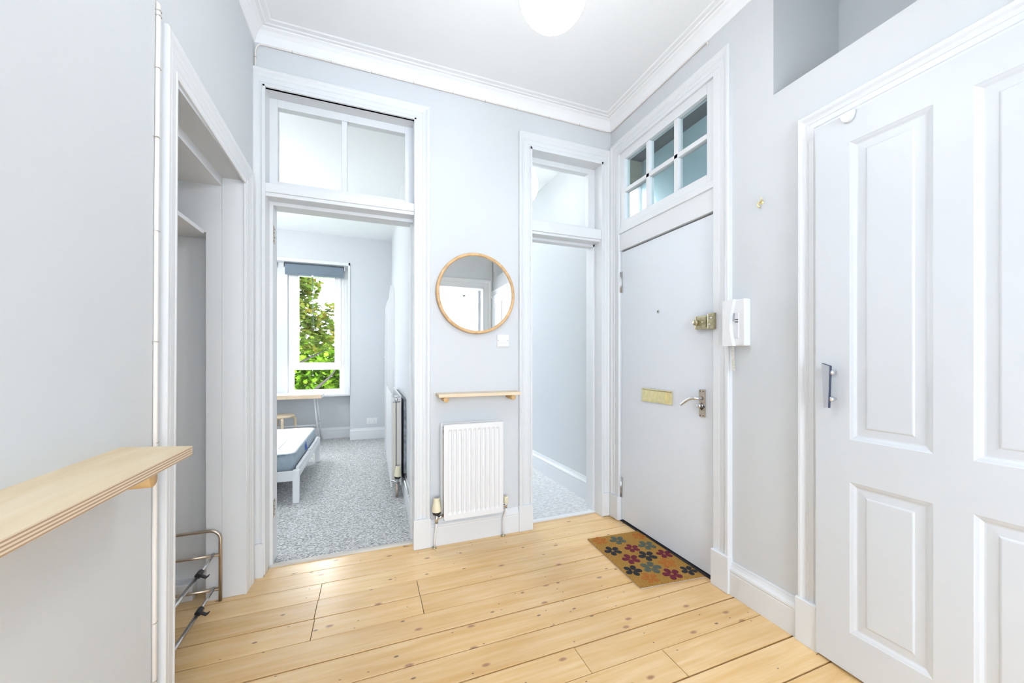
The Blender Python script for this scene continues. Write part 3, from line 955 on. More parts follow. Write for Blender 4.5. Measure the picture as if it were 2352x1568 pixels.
for dz in (0.068, -0.068):
    for dy in (-0.010, 0.010):
        sc.lathe([(0, 0.0022), (0.003, 0.0018), (0.0035, 0)], (1.729, 1.576 + dy, 0.949 + dz), (-1, 0, 0), 8)
part('plate_screws', sc, BLACK, bp_)
part('strike_plate', MB().box(1.731, 1.748, 1.4885, 1.493, 0.895, 0.975), STEEL, fd)
part('weather_bar', MB().box(1.724, 1.79, 1.49, 2.304, -0.004, 0.005, 0.002), DARK, fd)

# open door leaf behind the photographer (in the mirror)
fd2 = thing('door_4', 'white panelled door standing open opposite the mirror', 'door', (1.575, -0.76, 0.01), kind='structure')
BASE[fd2.name] = (0, 0, 0)
p = [(-0.36, -0.12, 0.95, 2.05), (-0.68, -0.44, 0.95, 2.05), (-0.36, -0.12, 0.15, 0.78), (-0.68, -0.44, 0.15, 0.78)]
part('leaf', panel_door(MB(), -0.036, -1, -0.80, -0.005, 0.0, 2.232, p), DOORW, fd2)
for q in p:
    part('panel', field_panel(-0.036, -1, *q), DOORW, fd2)
part('hinge', MB().box(-0.040, -0.034, -0.05, -0.002, 1.93, 2.05), STEEL, fd2)
fd2.rotation_euler = (0, 0, math.radians(-7))
BASE[fd2.name] = (1.575, -0.76, 0.01)


# ================================================================== WINDOWS
def bay_window(n, x0, x1, label):
    """casement over a fixed lower light, both in white frames; plane Y~6.15"""
    t = thing(n, label, 'window', ((x0 + x1) / 2, 6.17, 0.68), kind='structure')
    Y0, Y1 = 6.12, 6.18
    f = MB()
    f.box(x0, x0 + 0.07, Y0, Y1, 0.68, 2.56, 0.004)
    f.box(x1 - 0.07, x1, Y0, Y1, 0.68, 2.56, 0.004)
    f.box(x0 + 0.07, x1 - 0.07, Y0, Y1, 2.46, 2.56, 0.004)
    f.box(x0 + 0.07, x1 - 0.07, Y0, Y1, 0.68, 0.745, 0.004)
    f.box(x0 + 0.07, x1 - 0.07, Y0, Y1, 1.035, 1.075, 0.004)
    part('frame', f, UPVC, t)
    a, b = x0 + 0.05, x1 - 0.05
    s = MB()
    s.box(a, a + 0.085, Y0 - 0.02, Y1 - 0.01, 1.06, 2.48, 0.005)
    s.box(b - 0.085, b, Y0 - 0.02, Y1 - 0.01, 1.06, 2.48, 0.005)
    s.box(a + 0.085, b - 0.085, Y0 - 0.02, Y1 - 0.01, 1.06, 1.14, 0.005)
    s.box(a + 0.085, b - 0.085, Y0 - 0.02, Y1 - 0.01, 2.39, 2.48, 0.005)
    sa = part('casement', s, UPVC, t)
    part('handle', MB().box(a + 0.03, a + 0.055, Y0 - 0.045, Y0 - 0.02, 1.70, 1.74, 0.004).box(a + 0.033, a + 0.052, Y0 - 0.055, Y0 - 0.04, 1.60, 1.73, 0.004), UPVC, sa)
    part('pane', MB().box(a + 0.085, b - 0.085, 6.145, 6.149, 1.14, 2.39), GLASS, t)
    part('pane', MB().box(x0 + 0.07, x1 - 0.07, 6.145, 6.149, 0.745, 1.035), GLASS, t)
    return t


bay_window('window_4', -1.115, -0.375, 'white casement window with trees outside, beside the desk')
bay_window('window_5', -2.35, -1.40, 'white casement window past the broad white post')
w = MB()
w.box(-1.40, -1.115, 6.08, 6.20, 0.66, 2.575, 0.004)
w.box(-0.375, -0.293, 6.10, 6.20, 0.66, 2.575, 0.002)
w.box(-2.55, -2.35, 6.08, 6.20, 0.66, 2.575, 0.002)
struct('trim_8', w, WOODW, 'broad white post between the two bedroom windows', 'window post', (-1.25, 6.15, 0.66))
w = MB()
w.box(-0.318, -0.290, 5.945, 6.13, 0.66, 2.60, 0.004)
w.box(-2.55, -0.290, 5.945, 6.13, 2.555, 2.60, 0.004)
struct('trim_9', w, WOODW, 'white lining around the bedroom window recess', 'window lining', (-0.3, 5.95, 0.66))
struct('trim_10', MB().box(-2.55, -0.318, 6.02, 6.22, 0.645, 0.680, 0.006), WOODW, 'white sill under the bedroom windows', 'window sill', (-1.4, 6.1, 0.645))

wk = thing('window_6', 'white window of the room opposite the mirror', 'window', (1.95, -3.45, 0.95), kind='structure')
f = MB()
for a, b, c, d in ((1.25, 1.33, 0.95, 2.62), (2.57, 2.65, 0.95, 2.62), (1.92, 1.98, 0.95, 2.62)):
    f.box(a, b, -3.48, -3.42, c, d, 0.004)
f.box(1.33, 2.57, -3.48, -3.42, 0.95, 1.03).box(1.33, 2.57, -3.48, -3.42, 2.54, 2.62)
part('frame', f, UPVC, wk)
part('pane', MB().box(1.33, 1.92, -3.452, -3.448, 1.03, 2.54), GLASS, wk)
part('pane', MB().box(1.98, 2.57, -3.452, -3.448, 1.03, 2.54), GLASS, wk)

wk = thing('window_8', 'unseen wide window added to light the hall from behind', 'window', (-0.2, -3.45, 0.45), kind='structure')  # added behind the camera as a large daylight source
f = MB()
for a, b in ((-1.4, -1.33), (-0.62, -0.56), (0.16, 0.22), (0.93, 1.00)):
    f.box(a, b, -3.48, -3.42, 0.45, 2.72, 0.004)
f.box(-1.33, 0.93, -3.48, -3.42, 0.45, 0.53).box(-1.33, 0.93, -3.48, -3.42, 2.64, 2.72)
part('frame', f, UPVC, wk)
for a, b in ((-1.33, -0.62), (-0.56, 0.16), (0.22, 0.93)):
    part('pane', MB().box(a, b, -3.452, -3.448, 0.53, 2.64), GLASS, wk)

wk = thing('window_9', 'unseen end window added to light the small room', 'window', (1.0, 6.05, 0.75), kind='structure')  # added out of view to bring more daylight along the small room
part('frame', MB().box(0.50, 0.56, 6.02, 6.08, 0.45, 2.80).box(1.44, 1.50, 6.02, 6.08, 0.45, 2.80).box(0.56, 1.44, 6.02, 6.08, 0.45, 0.52).box(0.56, 1.44, 6.02, 6.08, 2.73, 2.80), UPVC, wk)
part('pane', MB().box(0.56, 1.44, 6.048, 6.052, 0.52, 2.73), GLASS, wk)

wk = thing('window_7', 'bright stairwell light seen in the fanlight corner', 'window', (2.6, 3.35, 2.3), kind='structure')
part('frame', MB().box(2.45, 2.48, 3.31, 3.36, 2.3, 3.08).box(2.72, 2.75, 3.31, 3.36, 2.3, 3.08).box(2.48, 2.72, 3.31, 3.36, 3.04, 3.08), WOODW, wk)
part('pane', MB().box(2.48, 2.72, 3.335, 3.338, 2.3, 3.04), GLASS, wk)


# roller blinds
def blind(x0, x1, zb, label, cord=True):
    t = thing('roller_blind', label, 'blind', ((x0 + x1) / 2, 6.03, 2.55))
    part('roller', MB().tube([(x0 - 0.01, 6.035, 2.525), (x1 + 0.01, 6.035, 2.525)], 0.024, 16), BLINDT, t)
    part('fabric', MB().box(x0, x1, 6.010, 6.013, zb, 2.53), BLIND, t)
    part('bottom_rail', MB().box(x0, x1, 6.005, 6.017, zb - 0.008, zb + 0.014, 0.003), BLIND, t)
    part('bracket', MB().box(x0 - 0.022, x0 - 0.012, 6.0, 6.06, 2.49, 2.556, 0.002), PLASTIC, t)
    part('bracket', MB().box(x1 + 0.012, x1 + 0.022, 6.0, 6.06, 2.49, 2.556, 0.002), PLASTIC, t)
    if cord:
        xc = (x0 + x1) / 2 - 0.03
        part('cord_clip', MB().box(xc - 0.012, xc + 0.012, 6.003, 6.019, zb - 0.03, zb, 0.003), PLASTIC, t)
        part('pull_cord', MB().tube([(xc, 6.011, zb - 0.03), (xc + 0.003, 6.011, zb - 0.40), (xc + 0.012, 6.011, zb - 0.74)], 0.0045, 8), BLINDT, t)
        part('pull_weight', MB().lathe([(0, 0), (0.010, 0.005), (0.011, 0.03), (0.005, 0.06), (0, 0.062)], (xc + 0.012, 6.011, zb - 0.80), (0, 0, 1), 12), BLACK, t)
    part('side_chain', MB().tube([(x1 + 0.004, 6.03, 2.50), (x1 + 0.004, 6.03, 1.10)], 0.003, 6), PLASTIC, t)
    return t


blind(-1.135, -0.385, 2.392, 'slate blue roller blind above the window by the desk')
blind(-2.30, -1.262, 2.392, 'slate blue roller blind past the broad white post', False)
tb = thing('roller_blind', 'white roller blind in the room opposite the mirror', 'blind', (1.95, -3.38, 2.55))
part('roller', MB().tube([(1.28, -3.37, 2.56), (2.62, -3.37, 2.56)], 0.024, 14), PLASTIC, tb)
part('fabric', MB().box(1.29, 2.61, -3.352, -3.349, 2.34, 2.56), mat('pale blind fabric', (0.74, 0.76, 0.80), 0.8), tb)

# ================================================================== HALL OBJECTS
# round mirror
MC = (0.655, 2.40, 1.632)
t = thing('wall_mirror', 'round mirror in a slim light oak frame', 'mirror', (0.655, YB, 1.36))
R = 0.268
part('frame', MB().lathe([(R - 0.020, -0.022), (R - 0.020, 0.006), (R - 0.016, 0.010), (R - 0.004, 0.010), (R, 0.006), (R, -0.022)], (MC[0], MC[1] + 0.002, MC[2]), (0, -1, 0), 96, close=True), OAK, t)
part('mirror_glass', MB().lathe([(0, 0.0), (R - 0.019, 0.0), (R - 0.019, -0.006), (0, -0.006)], (MC[0], MC[1], MC[2]), (0, -1, 0), 96, smooth=False), MIRROR, t)

# light switch
t = thing('light_switch', 'white two-gang light switch below the round mirror', 'light switch', (0.846, YB, 1.322))
part('plate', MB().box(0.803, 0.889, YB - 0.010, YB + 0.001, 1.280, 1.366, 0.003), PLASTIC, t)
for x in (0.834, 0.858):
    part('rocker', MB().poly([(x - 0.0115, YB - 0.010, 1.307), (x - 0.0115, YB - 0.017, 1.307), (x - 0.0115, YB - 0.011, 1.323), (x - 0.0115, YB - 0.013, 1.339), (x - 0.0115, YB - 0.010, 1.339)], (0.023, 0, 0)), PLASTIC, t)
for x in (0.8125, 0.8795):
    part('screw', MB().lathe([(0, 0.0018), (0.003, 0.0015), (0.0035, 0)], (x, YB - 0.010, 1.323), (0, -1, 0), 10), PLASTICG, t)


def peg(t, x, y0, y1, z, r, along):
    if along == 'y':
        return part('peg', MB().lathe([(0, 0), (r - 0.002, 0), (r, 0.002), (r, y1 - y0)], (x, y0, z), (0, 1, 0), 24), PEG, t)
    return part('peg', MB().lathe([(0, 0), (r - 0.002, 0), (r, 0.002), (r, y1 - y0)], (y1, x, z), (-1, 0, 0), 24), PEG, t)


# shelf under the mirror
t = thing('wall_shelf', 'short pale birch wall shelf on two pegs beneath the mirror', 'shelf', (0.66, YB, 0.955))
part('board', MB().box(0.388, 0.935, 2.305, YB + 0.002, 0.957, 0.978, 0.003), BIRCH, t)
peg(t, 0.437, 2.315, YB + 0.004, 0.9415, 0.0165, 'y')
peg(t, 0.885, 2.315, YB + 0.004, 0.9415, 0.0165, 'y')

# plywood shelf on the left wall
t = thing('wall_shelf', 'long plywood wall shelf on round pegs beside the alcove', 'shelf', (XL, 0.8, 0.95))
part('board', MB().poly([(-0.438, 0.40, 0.948), (-0.438, 1.208, 0.948), (XL - 0.002, 1.258, 0.948), (XL - 0.002, 0.40, 0.948)], (0, 0, 0.0232)), PLY, t)
for y in (0.52, 1.062):
    peg(t, y, XL - 0.004, -0.455, 0.9305, 0.0178, 'x')

# globe lamps of the hall and small room, plus added unseen fill globes
GC = Vector((0.570, 1.121, 2.434))
GR = 0.1155
t = thing('globe_lamp', 'round white glass globe pendant hanging from the hall ceiling', 'lamp', (GC.x, GC.y, ZC))
part('globe', MB().lathe([(GR * math.sin(PI * k / 24), -GR * math.cos(PI * k / 24)) for k in range(25)], GC, (0, 0, 1), 40), GLOBE, t)
part('lamp_holder', MB().lathe([(0.034, 0.106), (0.036, 0.12), (0.030, 0.15), (0.018, 0.17), (0.004, 0.18)], GC, (0, 0, 1), 24), PLASTIC, t)
part('flex', MB().tube([GC + Vector((0, 0, 0.17)), (GC.x, GC.y, ZC - 0.03)], 0.0035, 8), PLASTIC, t)
part('ceiling_rose', MB().lathe([(0.004, -0.05), (0.015, -0.04), (0.045, -0.02), (0.05, 0.003), (0, 0.003)], (GC.x, GC.y, ZC), (0, 0, 1), 32), PLASTIC, t)
G3 = Vector((-1.62, 4.15, 2.42))
t = thing('globe_lamp', 'unseen globe pendant added to light the bedroom', 'lamp', (G3.x, G3.y, 2.985))
part('globe', MB().lathe([(0.15 * math.sin(PI * k / 24), -0.15 * math.cos(PI * k / 24)) for k in range(25)], G3, (0, 0, 1), 32), GLOBE3, t)
part('flex', MB().tube([G3 + Vector((0, 0, 0.145)), (G3.x, G3.y, 2.987)], 0.004, 8), PLASTIC, t)
part('ceiling_rose', MB().lathe([(0.004, -0.05), (0.045, -0.02), (0.05, 0.003), (0, 0.003)], (G3.x, G3.y, 2.985), (0, 0, 1), 24), PLASTIC, t)
for gx, gy, gz, gr, zc, gm, lab in ((0.95, -1.9, 2.45, 0.15, ZC, GLOBE4, 'unseen globe pendant added to light the room opposite the mirror'),
                                    (2.35, 0.75, 2.55, 0.10, 3.33, GLOBE5, 'unseen globe pendant added to light the stair landing')):
    gv = Vector((gx, gy, gz))
    t = thing('globe_lamp', lab, 'lamp', (gx, gy, zc))
    part('globe', MB().lathe([(gr * math.sin(PI * k / 24), -gr * math.cos(PI * k / 24)) for k in range(25)], gv, (0, 0, 1), 32), gm, t)
    part('flex', MB().tube([gv + Vector((0, 0, gr - 0.005)), (gx, gy, zc + 0.002)], 0.004, 8), PLASTIC, t)
    part('ceiling_rose', MB().lathe([(0.004, -0.05), (0.045, -0.02), (0.05, 0.003), (0, 0.003)], (gx, gy, zc), (0, 0, 1), 24), PLASTIC, t)
for gx, gy, gz, gr, gm, lab in ((1.143, 2.90, 2.643, 0.175, GLOBE2, 'round glowing globe lamp glimpsed through the narrow fanlight'),
                                (0.98, 4.55, 2.60, 0.15, GLOBE6, 'unseen globe pendant added to light the small room')):
    gv = Vector((gx, gy, gz))
    t = thing('globe_lamp', lab, 'lamp', (gx, gy, 2.99))
    part('globe', MB().lathe([(gr * math.sin(PI * k / 24), -gr * math.cos(PI * k / 24)) for k in range(25)], gv, (0, 0, 1), 40), gm, t)
    part('flex', MB().tube([gv + Vector((0, 0, gr - 0.005)), (gx, gy, 2.992)], 0.004, 8), PLASTIC, t)
    part('ceiling_rose', MB().lathe([(0.004, -0.05), (0.045, -0.02), (0.05, 0.003), (0, 0.003)], (gx, gy, 2.99), (0, 0, 1), 24), PLASTIC, t)


# hall radiator
def rad_panel(x0, x1, y, z0, z1, nrib, depth=0.008):
    mb = MB()
    m = 0.022
    prof = [(x0, 0.0), (x0 + m, 0.0)]
    pw = (x1 - x0 - 2 * m) / nrib
    for i in range(nrib):
        a = x0 + m + i * pw
        prof += [(a + pw * 0.12, 0.0), (a + pw * 0.30, depth), (a + pw * 0.70, depth), (a + pw * 0.88, 0.0)]
    prof += [(x1 - m, 0.0), (x1, 0.0)]
    rows = []
    for z, k in ((z0, 0), (z0 + 0.03, 0), (z0 + 0.045, 1), (z1 - 0.045, 1), (z1 - 0.03, 0), (z1, 0)):
        rows.append([mb.bm.verts.new((x, y + d * k, z)) for x, d in prof])
    for i in range(len(rows) - 1):
        for j in range(len(prof) - 1):
            mb.bm.faces.new((rows[i][j], rows[i][j + 1], rows[i + 1][j + 1], rows[i + 1][j]))
    mb.box(x0, x1, y + 0.0085, y + 0.014, z0, z1)
    for (a, b, c, d) in ((x0 - 0.001, x0 + 0.004, z0, z1), (x1 - 0.004, x1 + 0.001, z0, z1)):
        mb.box(a, b, y - 0.001, y + 0.014, c, d)
    mb.box(x0, x1, y - 0.001, y + 0.014, z0 - 0.001, z0 + 0.004)
    mb.box(x0, x1, y - 0.001, y + 0.014, z1 - 0.004, z1 + 0.001)
    return mb


t = thing('radiator', 'white ribbed panel radiator below the short birch shelf', 'radiator', (0.62, 2.36, 0))
part('front_panel', rad_panel(0.424, 0.812, 2.318, 0.190, 0.785, 11), RADW, t)
part('back_panel', MB().box(0.414, 0.810, 2.395, 2.407, 0.190, 0.786, 0.003), RADW, t)
part('end_plate', MB().box(0.428, 0.433, 2.331, 2.396, 0.20, 0.765), RADC, t)
part('end_plate', MB().box(0.803, 0.808, 2.331, 2.396, 0.20, 0.765), RADC, t)
part('fin', MB().box(0.44, 0.80, 2.352, 2.356, 0.22, 0.74).box(0.44, 0.80, 2.372, 2.376, 0.22, 0.74), RADC, t)
part('bracket', MB().box(0.50, 0.53, 2.405, YB + 0.002, 0.25, 0.70).box(0.71, 0.74, 2.405, YB + 0.002, 0.25, 0.70), STEEL, t)
part('bleed_plug', MB().lathe([(0, 0.004), (0.010, 0.004), (0.012, 0)], (0.428, 2.362, 0.735), (-1, 0, 0), 14), BRASSD, t)
# thermostatic valve
v = part('valve', MB().tube([(0.384, 2.36, 0.222), (0.384, 2.36, 0.165)], 0.011, 14).tube([(0.384, 2.36, 0.195), (0.432, 2.36, 0.208)], 0.010, 12), CHROME, t)
part('thermostat_head', MB().lathe([(0.030, 0.0), (0.030, 0.008), (0.027, 0.03), (0.0225, 0.055), (0.020, 0.075), (0.019, 0.083), (0.0155, 0.085)], (0.384, 2.36, 0.240), (0, 0, 1), 24), CREAM, v, 'cream thermostat head')
part('head_top', MB().lathe([(0.0155, 0.0), (0.0155, -0.004), (0, -0.004)], (0.384, 2.36, 0.3245), (0, 0, 1), 20), PLASTICG, v)
part('collar', MB().lathe([(0.018, -0.022), (0.024, -0.018), (0.028, -0.005), (0.0285, 0.002), (0, 0.002)], (0.384, 2.36, 0.240), (0, 0, 1), 24), BLACK, v, 'black collar')
part('pipe', MB().tube([(0.384, 2.36, 0.17), (0.382, 2.365, 0.13), (0.377, 2.382, 0.08), (0.374, 2.384, -0.01)], 0.0075, 12), PLASTIC, t)
part('pipe_collar', MB().lathe([(0.009, -0.005), (0.015, 0.0), (0.015, 0.004), (0.009, 0.008)], (0.374, 2.384, 0.0), (0, 0, 1), 14), BRASSD, t)
v = part('valve', MB().tube([(0.848, 2.365, 0.235), (0.848, 2.365, 0.195)], 0.010, 12).tube([(0.806, 2.365, 0.212), (0.848, 2.365, 0.212)], 0.009, 12), CHROME, t)
part('lockshield_cap', MB().lathe([(0.014, 0), (0.0155, 0.002), (0.0155, 0.042), (0.013, 0.046), (0, 0.046)], (0.848, 2.365, 0.226), (0, 0, 1), 20), CREAM, v, 'cream valve cap')
part('pipe', MB().tube([(0.848, 2.365, 0.20), (0.849, 2.367, 0.175), (0.845, 2.375, 0.150), (0.838, 2.384, 0.128), (0.836, 2.386, 0.10), (0.836, 2.386, -0.01)], 0.0075, 12), PLASTIC, t)
part('pipe_collar', MB().lathe([(0.009, -0.005), (0.015, 0.0), (0.015, 0.004), (0.009, 0.008)], (0.836, 2.386, 0.0), (0, 0, 1), 14), BRASSD, t)

# doormat
cm = [(1.336, 2.128), (1.722, 2.106), (1.712, 1.538), (1.310, 1.578)]
t = thing('doormat', 'coir doormat with a flower print before the front door', 'doormat', (1.51, 1.84, 0))
part('backing', MB().poly([(x, y, 0.0008) for x, y in cm], (0, 0, 0.004)), RUBBER, t)
ctr = Vector((1.511, 1.838, 0))
mb = MB()
# coir pile as a gently uneven slab
NX, NY = 36, 54
bl, br, tl, tr = Vector((*cm[3], 0)), Vector((*cm[2], 0)), Vector((*cm[0], 0)), Vector((*cm[1], 0))
vs = []
for j in range(NY + 1):
    row = []
    for i in range(NX + 1):
        u, q = i / NX, j / NY
        pnt = (bl * (1 - u) + br * u) * (1 - q) + (tl * (1 - u) + tr * u) * q
        edge_ = min(u, 1 - u, q, 1 - q)
        z = 0.0115 + random.uniform(-0.0008, 0.0008) - (0.003 if edge_ == 0 else 0)
        row.append(mb.bm.verts.new((pnt.x, pnt.y, z)))
    vs.append(row)
for j in range(NY):
    for i in range(NX):
        mb.bm.faces.new((vs[j][i], vs[j][i + 1], vs[j + 1][i + 1], vs[j + 1][i])).smooth = True
rim = [vs[0][i] for i in range(NX + 1)] + [vs[j][NX] for j in range(1, NY + 1)] + [vs[NY][i] for i in range(NX - 1, -1, -1)] + [vs[j][0] for j in range(NY - 1, 0, -1)]
low = [mb.bm.verts.new((v_.co.x, v_.co.y, 0.0045)) for v_ in rim]
for i in range(len(rim)):
    k = (i + 1) % len(rim)
    mb.bm.faces.new((rim[i], low[i], low[k], rim[k]))
part('coir_pile', mb, COIR, t)
FLW = [(1.396, 2.072, 'o', 0.9, 0.2), (1.509, 2.038, 'g', 1.0, 0.5), (1.676, 2.035, 'o', 0.85, 0.9), (1.640, 1.917, 'g', 1.05, 0.45), (1.396, 1.935, 'd', 1.0, 0.5), (1.529, 1.919, 'p', 0.9, 0.3),
       (1.668, 1.795, 'p', 0.9, 0.2), (1.440, 1.819, 'p', 1.0, 0.35), (1.556, 1.814, 'd', 1.05, 0.5), (1.610, 1.71, 'o', 0.95, 0.1), (1.490, 1.705, 'g', 1.1, 1.0), (1.372, 1.716, 'd', 0.95, 0.9),
       (1.664, 1.607, 'd', 0.85, 0.7), (1.552, 1.612, 'p', 1.0, 0.35), (1.412, 1.624, 'o', 0.9, 0.3)]
for x, y, k, s, rot in FLW:
    mb = MB()
    for p_ in range(5):
        a = rot + 2 * PI * p_ / 5
        cx_, cy_ = x + math.cos(a) * 0.031 * s, y + math.sin(a) * 0.031 * s
        pts = []
        for q in range(14):
            b = 2 * PI * q / 14
            lx, ly = 0.0235 * s * math.cos(b), 0.0165 * s * math.sin(b) * (1 + 0.28 * math.cos(b))
            pts.append((cx_ + lx * math.cos(a) - ly * math.sin(a), cy_ + lx * math.sin(a) + ly * math.cos(a), 0.0112))
        mb.poly(pts, (0, 0, 0.0016))
    part('printed_flower', mb, FL[k], t)

# intercom handset
t = thing('intercom', 'white wall intercom handset beside the front door', 'intercom', (XR, 1.335, 1.27))
part('base', MB().box(XR - 0.042, XR + 0.001, 1.288, 1.384, 1.262, 1.492, 0.006), PLASTIC, t)
hs = []
for z, yy in ((1.262, 1.336), (1.30, 1.345), (1.34, 1.351), (1.375, 1.353), (1.41, 1.350), (1.45, 1.342), (1.492, 1.332)):
    hs.append((yy, z))
pts = [(XR - 0.040, 1.392, 1.264), (XR - 0.040, 1.392, 1.490)] + [(XR - 0.040, yy, z) for yy, z in hs[::-1]]
part('handset', MB().poly(pts, (-0.024, 0, 0)), PLASTIC, t)
part('button_panel', MB().box(XR - 0.046, XR - 0.040, 1.318, 1.338, 1.30, 1.425, 0.002), mat('intercom button strip', (0.72, 0.73, 0.76), 0.4), t)
part('grip_recess', MB().box(XR - 0.0455, XR - 0.041, 1.338, 1.350, 1.385, 1.425), PLASTICG, t)
for z in (1.392, 1.380):
    part('slot', MB().box(XR - 0.048, XR - 0.045, 1.319, 1.336, z - 0.0018, z + 0.0018), BLACK, t)
cords = []
for k in range(140):
    a = k * 0.9
    cords.append((XR - 0.030 + 0.006 * math.cos(a), 1.363 - k * 0.00004 + 0.006 * math.sin(a), 1.268 - k * 0.00092))
part('coiled_cord', MB().tube(cords, 0.0022, 6), mat('cream cord', (0.78, 0.76, 0.68), 0.5), t)

# small brass hook
t = thing('coat_hook', 'small brass hook on the wall beside the intercom', 'hook', (XR, 1.235, 1.925))
part('plate', MB().lathe([(0, 0.004), (0.009, 0.003), (0.010, -0.001)], (XR, 1.235, 1.938), (-1, 0, 0), 14), BRASS, t)
part('hook', MB().tube([(XR - 0.003, 1.235, 1.938), (XR - 0.020, 1.236, 1.936), (XR - 0.026, 1.236, 1.924), (XR - 0.020, 1.235, 1.914), (XR - 0.012, 1.235, 1.914)], 0.0035, 10), BRASS, t)
part('prong', MB().tube([(XR - 0.004, 1.234, 1.941), (XR - 0.020, 1.222, 1.955)], 0.003, 8), BRASS, t)


# cables
def cable(name, pts, r, label, clips):
    t = thing(name, label, 'cable', pts[0])
    part('wire', MB().tube(pts, r, 8), CABLE, t)
    for (p_, ax) in clips:
        x, y, z = p_
        e = {'x': (r * 0.22, r * 1.12, r * 1.12), 'y': (r * 1.12, r * 0.22, r * 1.12), 'z': (r * 1.12, r * 1.12, r * 0.22)}[ax]
        part('cable_clip', MB().box(x - e[0], x + e[0], y - e[1], y + e[1], z - e[2], z + e[2]), CLIP, t)
    return t


cx0 = XL + 0.0055
cable('cable', [(cx0, 1.400, 0.0), (cx0, 1.402, 0.6), (cx0, 1.409, 1.2), (cx0, 1.413, 1.6), (cx0, 1.420, 2.0), (cx0, 1.425, 2.262), (cx0 - 0.004, 1.428, 2.272)], 0.0058,
      'pinkish white cable running up beside the alcove frame',
      [((cx0, 1.401, z), 'z') for z in (0.25, 0.42)] + [((cx0, 1.409, z), 'z') for z in (0.95, 1.25)] + [((cx0, 1.414, z), 'z') for z in (1.58, 1.86)] + [((cx0, 1.4215, 2.07), 'z'), ((cx0, 1.425, 2.23), 'z'), ((cx0, 1.425, 2.245), 'z')])
yc = YB - 0.006
xc = XL + 0.007
pts = [(xc, yc, 2.17), (xc, yc, 2.45), (xc, yc, 2.80), (xc, yc, 2.895), (xc + 0.006, yc, 2.92), (xc + 0.022, yc, 2.936), (xc + 0.045, yc, 2.938)]
pts += [(-0.3, yc, 2.9385), (0.3, yc, 2.938), (0.9, yc, 2.9385), (1.5, yc, 2.938), (XR - 0.04, yc, 2.938), (XR - 0.013, yc - 0.012, 2.938), (XR - 0.006, yc - 0.04, 2.938), (XR - 0.006, 2.0, 2.938), (XR - 0.006, 1.62, 2.938), (XR - 0.008, 1.545, 2.938), (XR - 0.01, 1.53, 2.932), (XR - 0.012, 1.525, 2.915)]
cable('cable', pts, 0.0048, 'thin white cable clipped along the cornice and down the corner',
      [((x, yc, 2.9385), 'x') for x in (-0.42, -0.22, 0.0, 0.25, 0.5, 0.72, 0.95, 1.2, 1.45)] + [((xc, yc, z), 'z') for z in (2.25, 2.42, 2.62, 2.86)])

# shoe rack
t = thing('shoe_rack', 'chrome telescopic shoe rack standing in the alcove', 'shoe rack', (-0.85, 1.9, 0))


def rack_end(y):
    r = 0.0075
    x0, x1, zt = -1.0, -0.70, 0.352
    pts = [(x1, y, 0.0), (x1, y, zt - 0.045)]
    for k in range(1, 6):
        a = PI / 2 * k / 6
        pts.append((x1 - 0.045 + 0.045 * math.cos(a), y, zt - 0.045 + 0.045 * math.sin(a)))
    pts.append((x1 - 0.045, y, zt))
    pts.append((x0 + 0.045, y, zt))
    for k in range(1, 6):
        a = PI / 2 + PI / 2 * k / 6
        pts.append((x0 + 0.045 + 0.045 * math.cos(a), y, zt - 0.045 + 0.045 * math.sin(a)))
    pts += [(x0, y, zt - 0.045), (x0, y, 0.0)]
    e = part('end_frame', MB().tube(pts, r, 12), NICKEL, t)
    for z in (0.228, 0.060):
        part('cross_bar', MB().tube([(x0, y, z), (x1, y, z)], 0.0068, 10), NICKEL, e)
    return e


rack_end(2.238)
rack_end(1.56)
for x in (-0.726, -0.96):
    for z in (0.231, 0.063):
        rl_ = part('rail', MB().tube([(x, 2.238, z + 0.004), (x, 2.06, z - 0.004)], 0.0058, 10).tube([(x, 2.075, z - 0.004), (x, 1.56, z - 0.012)], 0.0085, 12), CHROME, t)
        part('joint_clip', MB().tube([(x, 2.088, z - 0.003), (x, 2.052, z - 0.004)], 0.0125, 14).poly(
            [(x + 0.006, 2.082, z - 0.010), (x + 0.024, 2.082, z - 0.022), (x + 0.034, 2.082, z - 0.016), (x + 0.036, 2.082, z - 0.019), (x + 0.024, 2.082, z - 0.028), (x + 0.004, 2.082, z - 0.016)], (0, -0.016, 0)), BLACK, rl_)

# ================================================================== BEDROOM OBJECTS
# bed frame
t = thing('bed_frame', 'low white wooden bed frame under a blue grey mattress', 'bed', (-1.6, 4.2, 0.006))
LG = 0.048
for x0 in (-0.608, -2.55):
    for y0 in (3.505, 4.812):
        part('leg', MB().box(x0, x0 + LG, y0, y0 + 0.045, 0.006, 0.278, 0.003), WOODW, t)
part('side_rail', MB().box(-2.51, -0.605, 3.512, 3.535, 0.19, 0.272, 0.003), WOODW, t)
part('side_rail', MB().box(-2.51, -0.605, 4.828, 4.851, 0.19, 0.272, 0.003), WOODW, t)
part('end_rail', MB().box(-0.590, -0.566, 3.548, 4.815, 0.205, 0.300, 0.003), WOODW, t)
part('end_rail', MB().box(-2.54, -2.516, 3.548, 4.815, 0.205, 0.290, 0.003), WOODW, t)
part('rail_bracket', MB().box(-0.585, -0.560, 4.12, 4.17, 0.285, 0.312, 0.003), WOODW, t)
for k in range(14):
    x = -2.45 + k * 0.14
    part('slat', MB().box(x, x + 0.07, 3.53, 4.83, 0.238, 0.254), WOODW, t)
# mattress
t = thing('mattress', 'white topped mattress with blue grey sides on the bed frame', 'mattress', (-1.55, 4.18, 0.254))


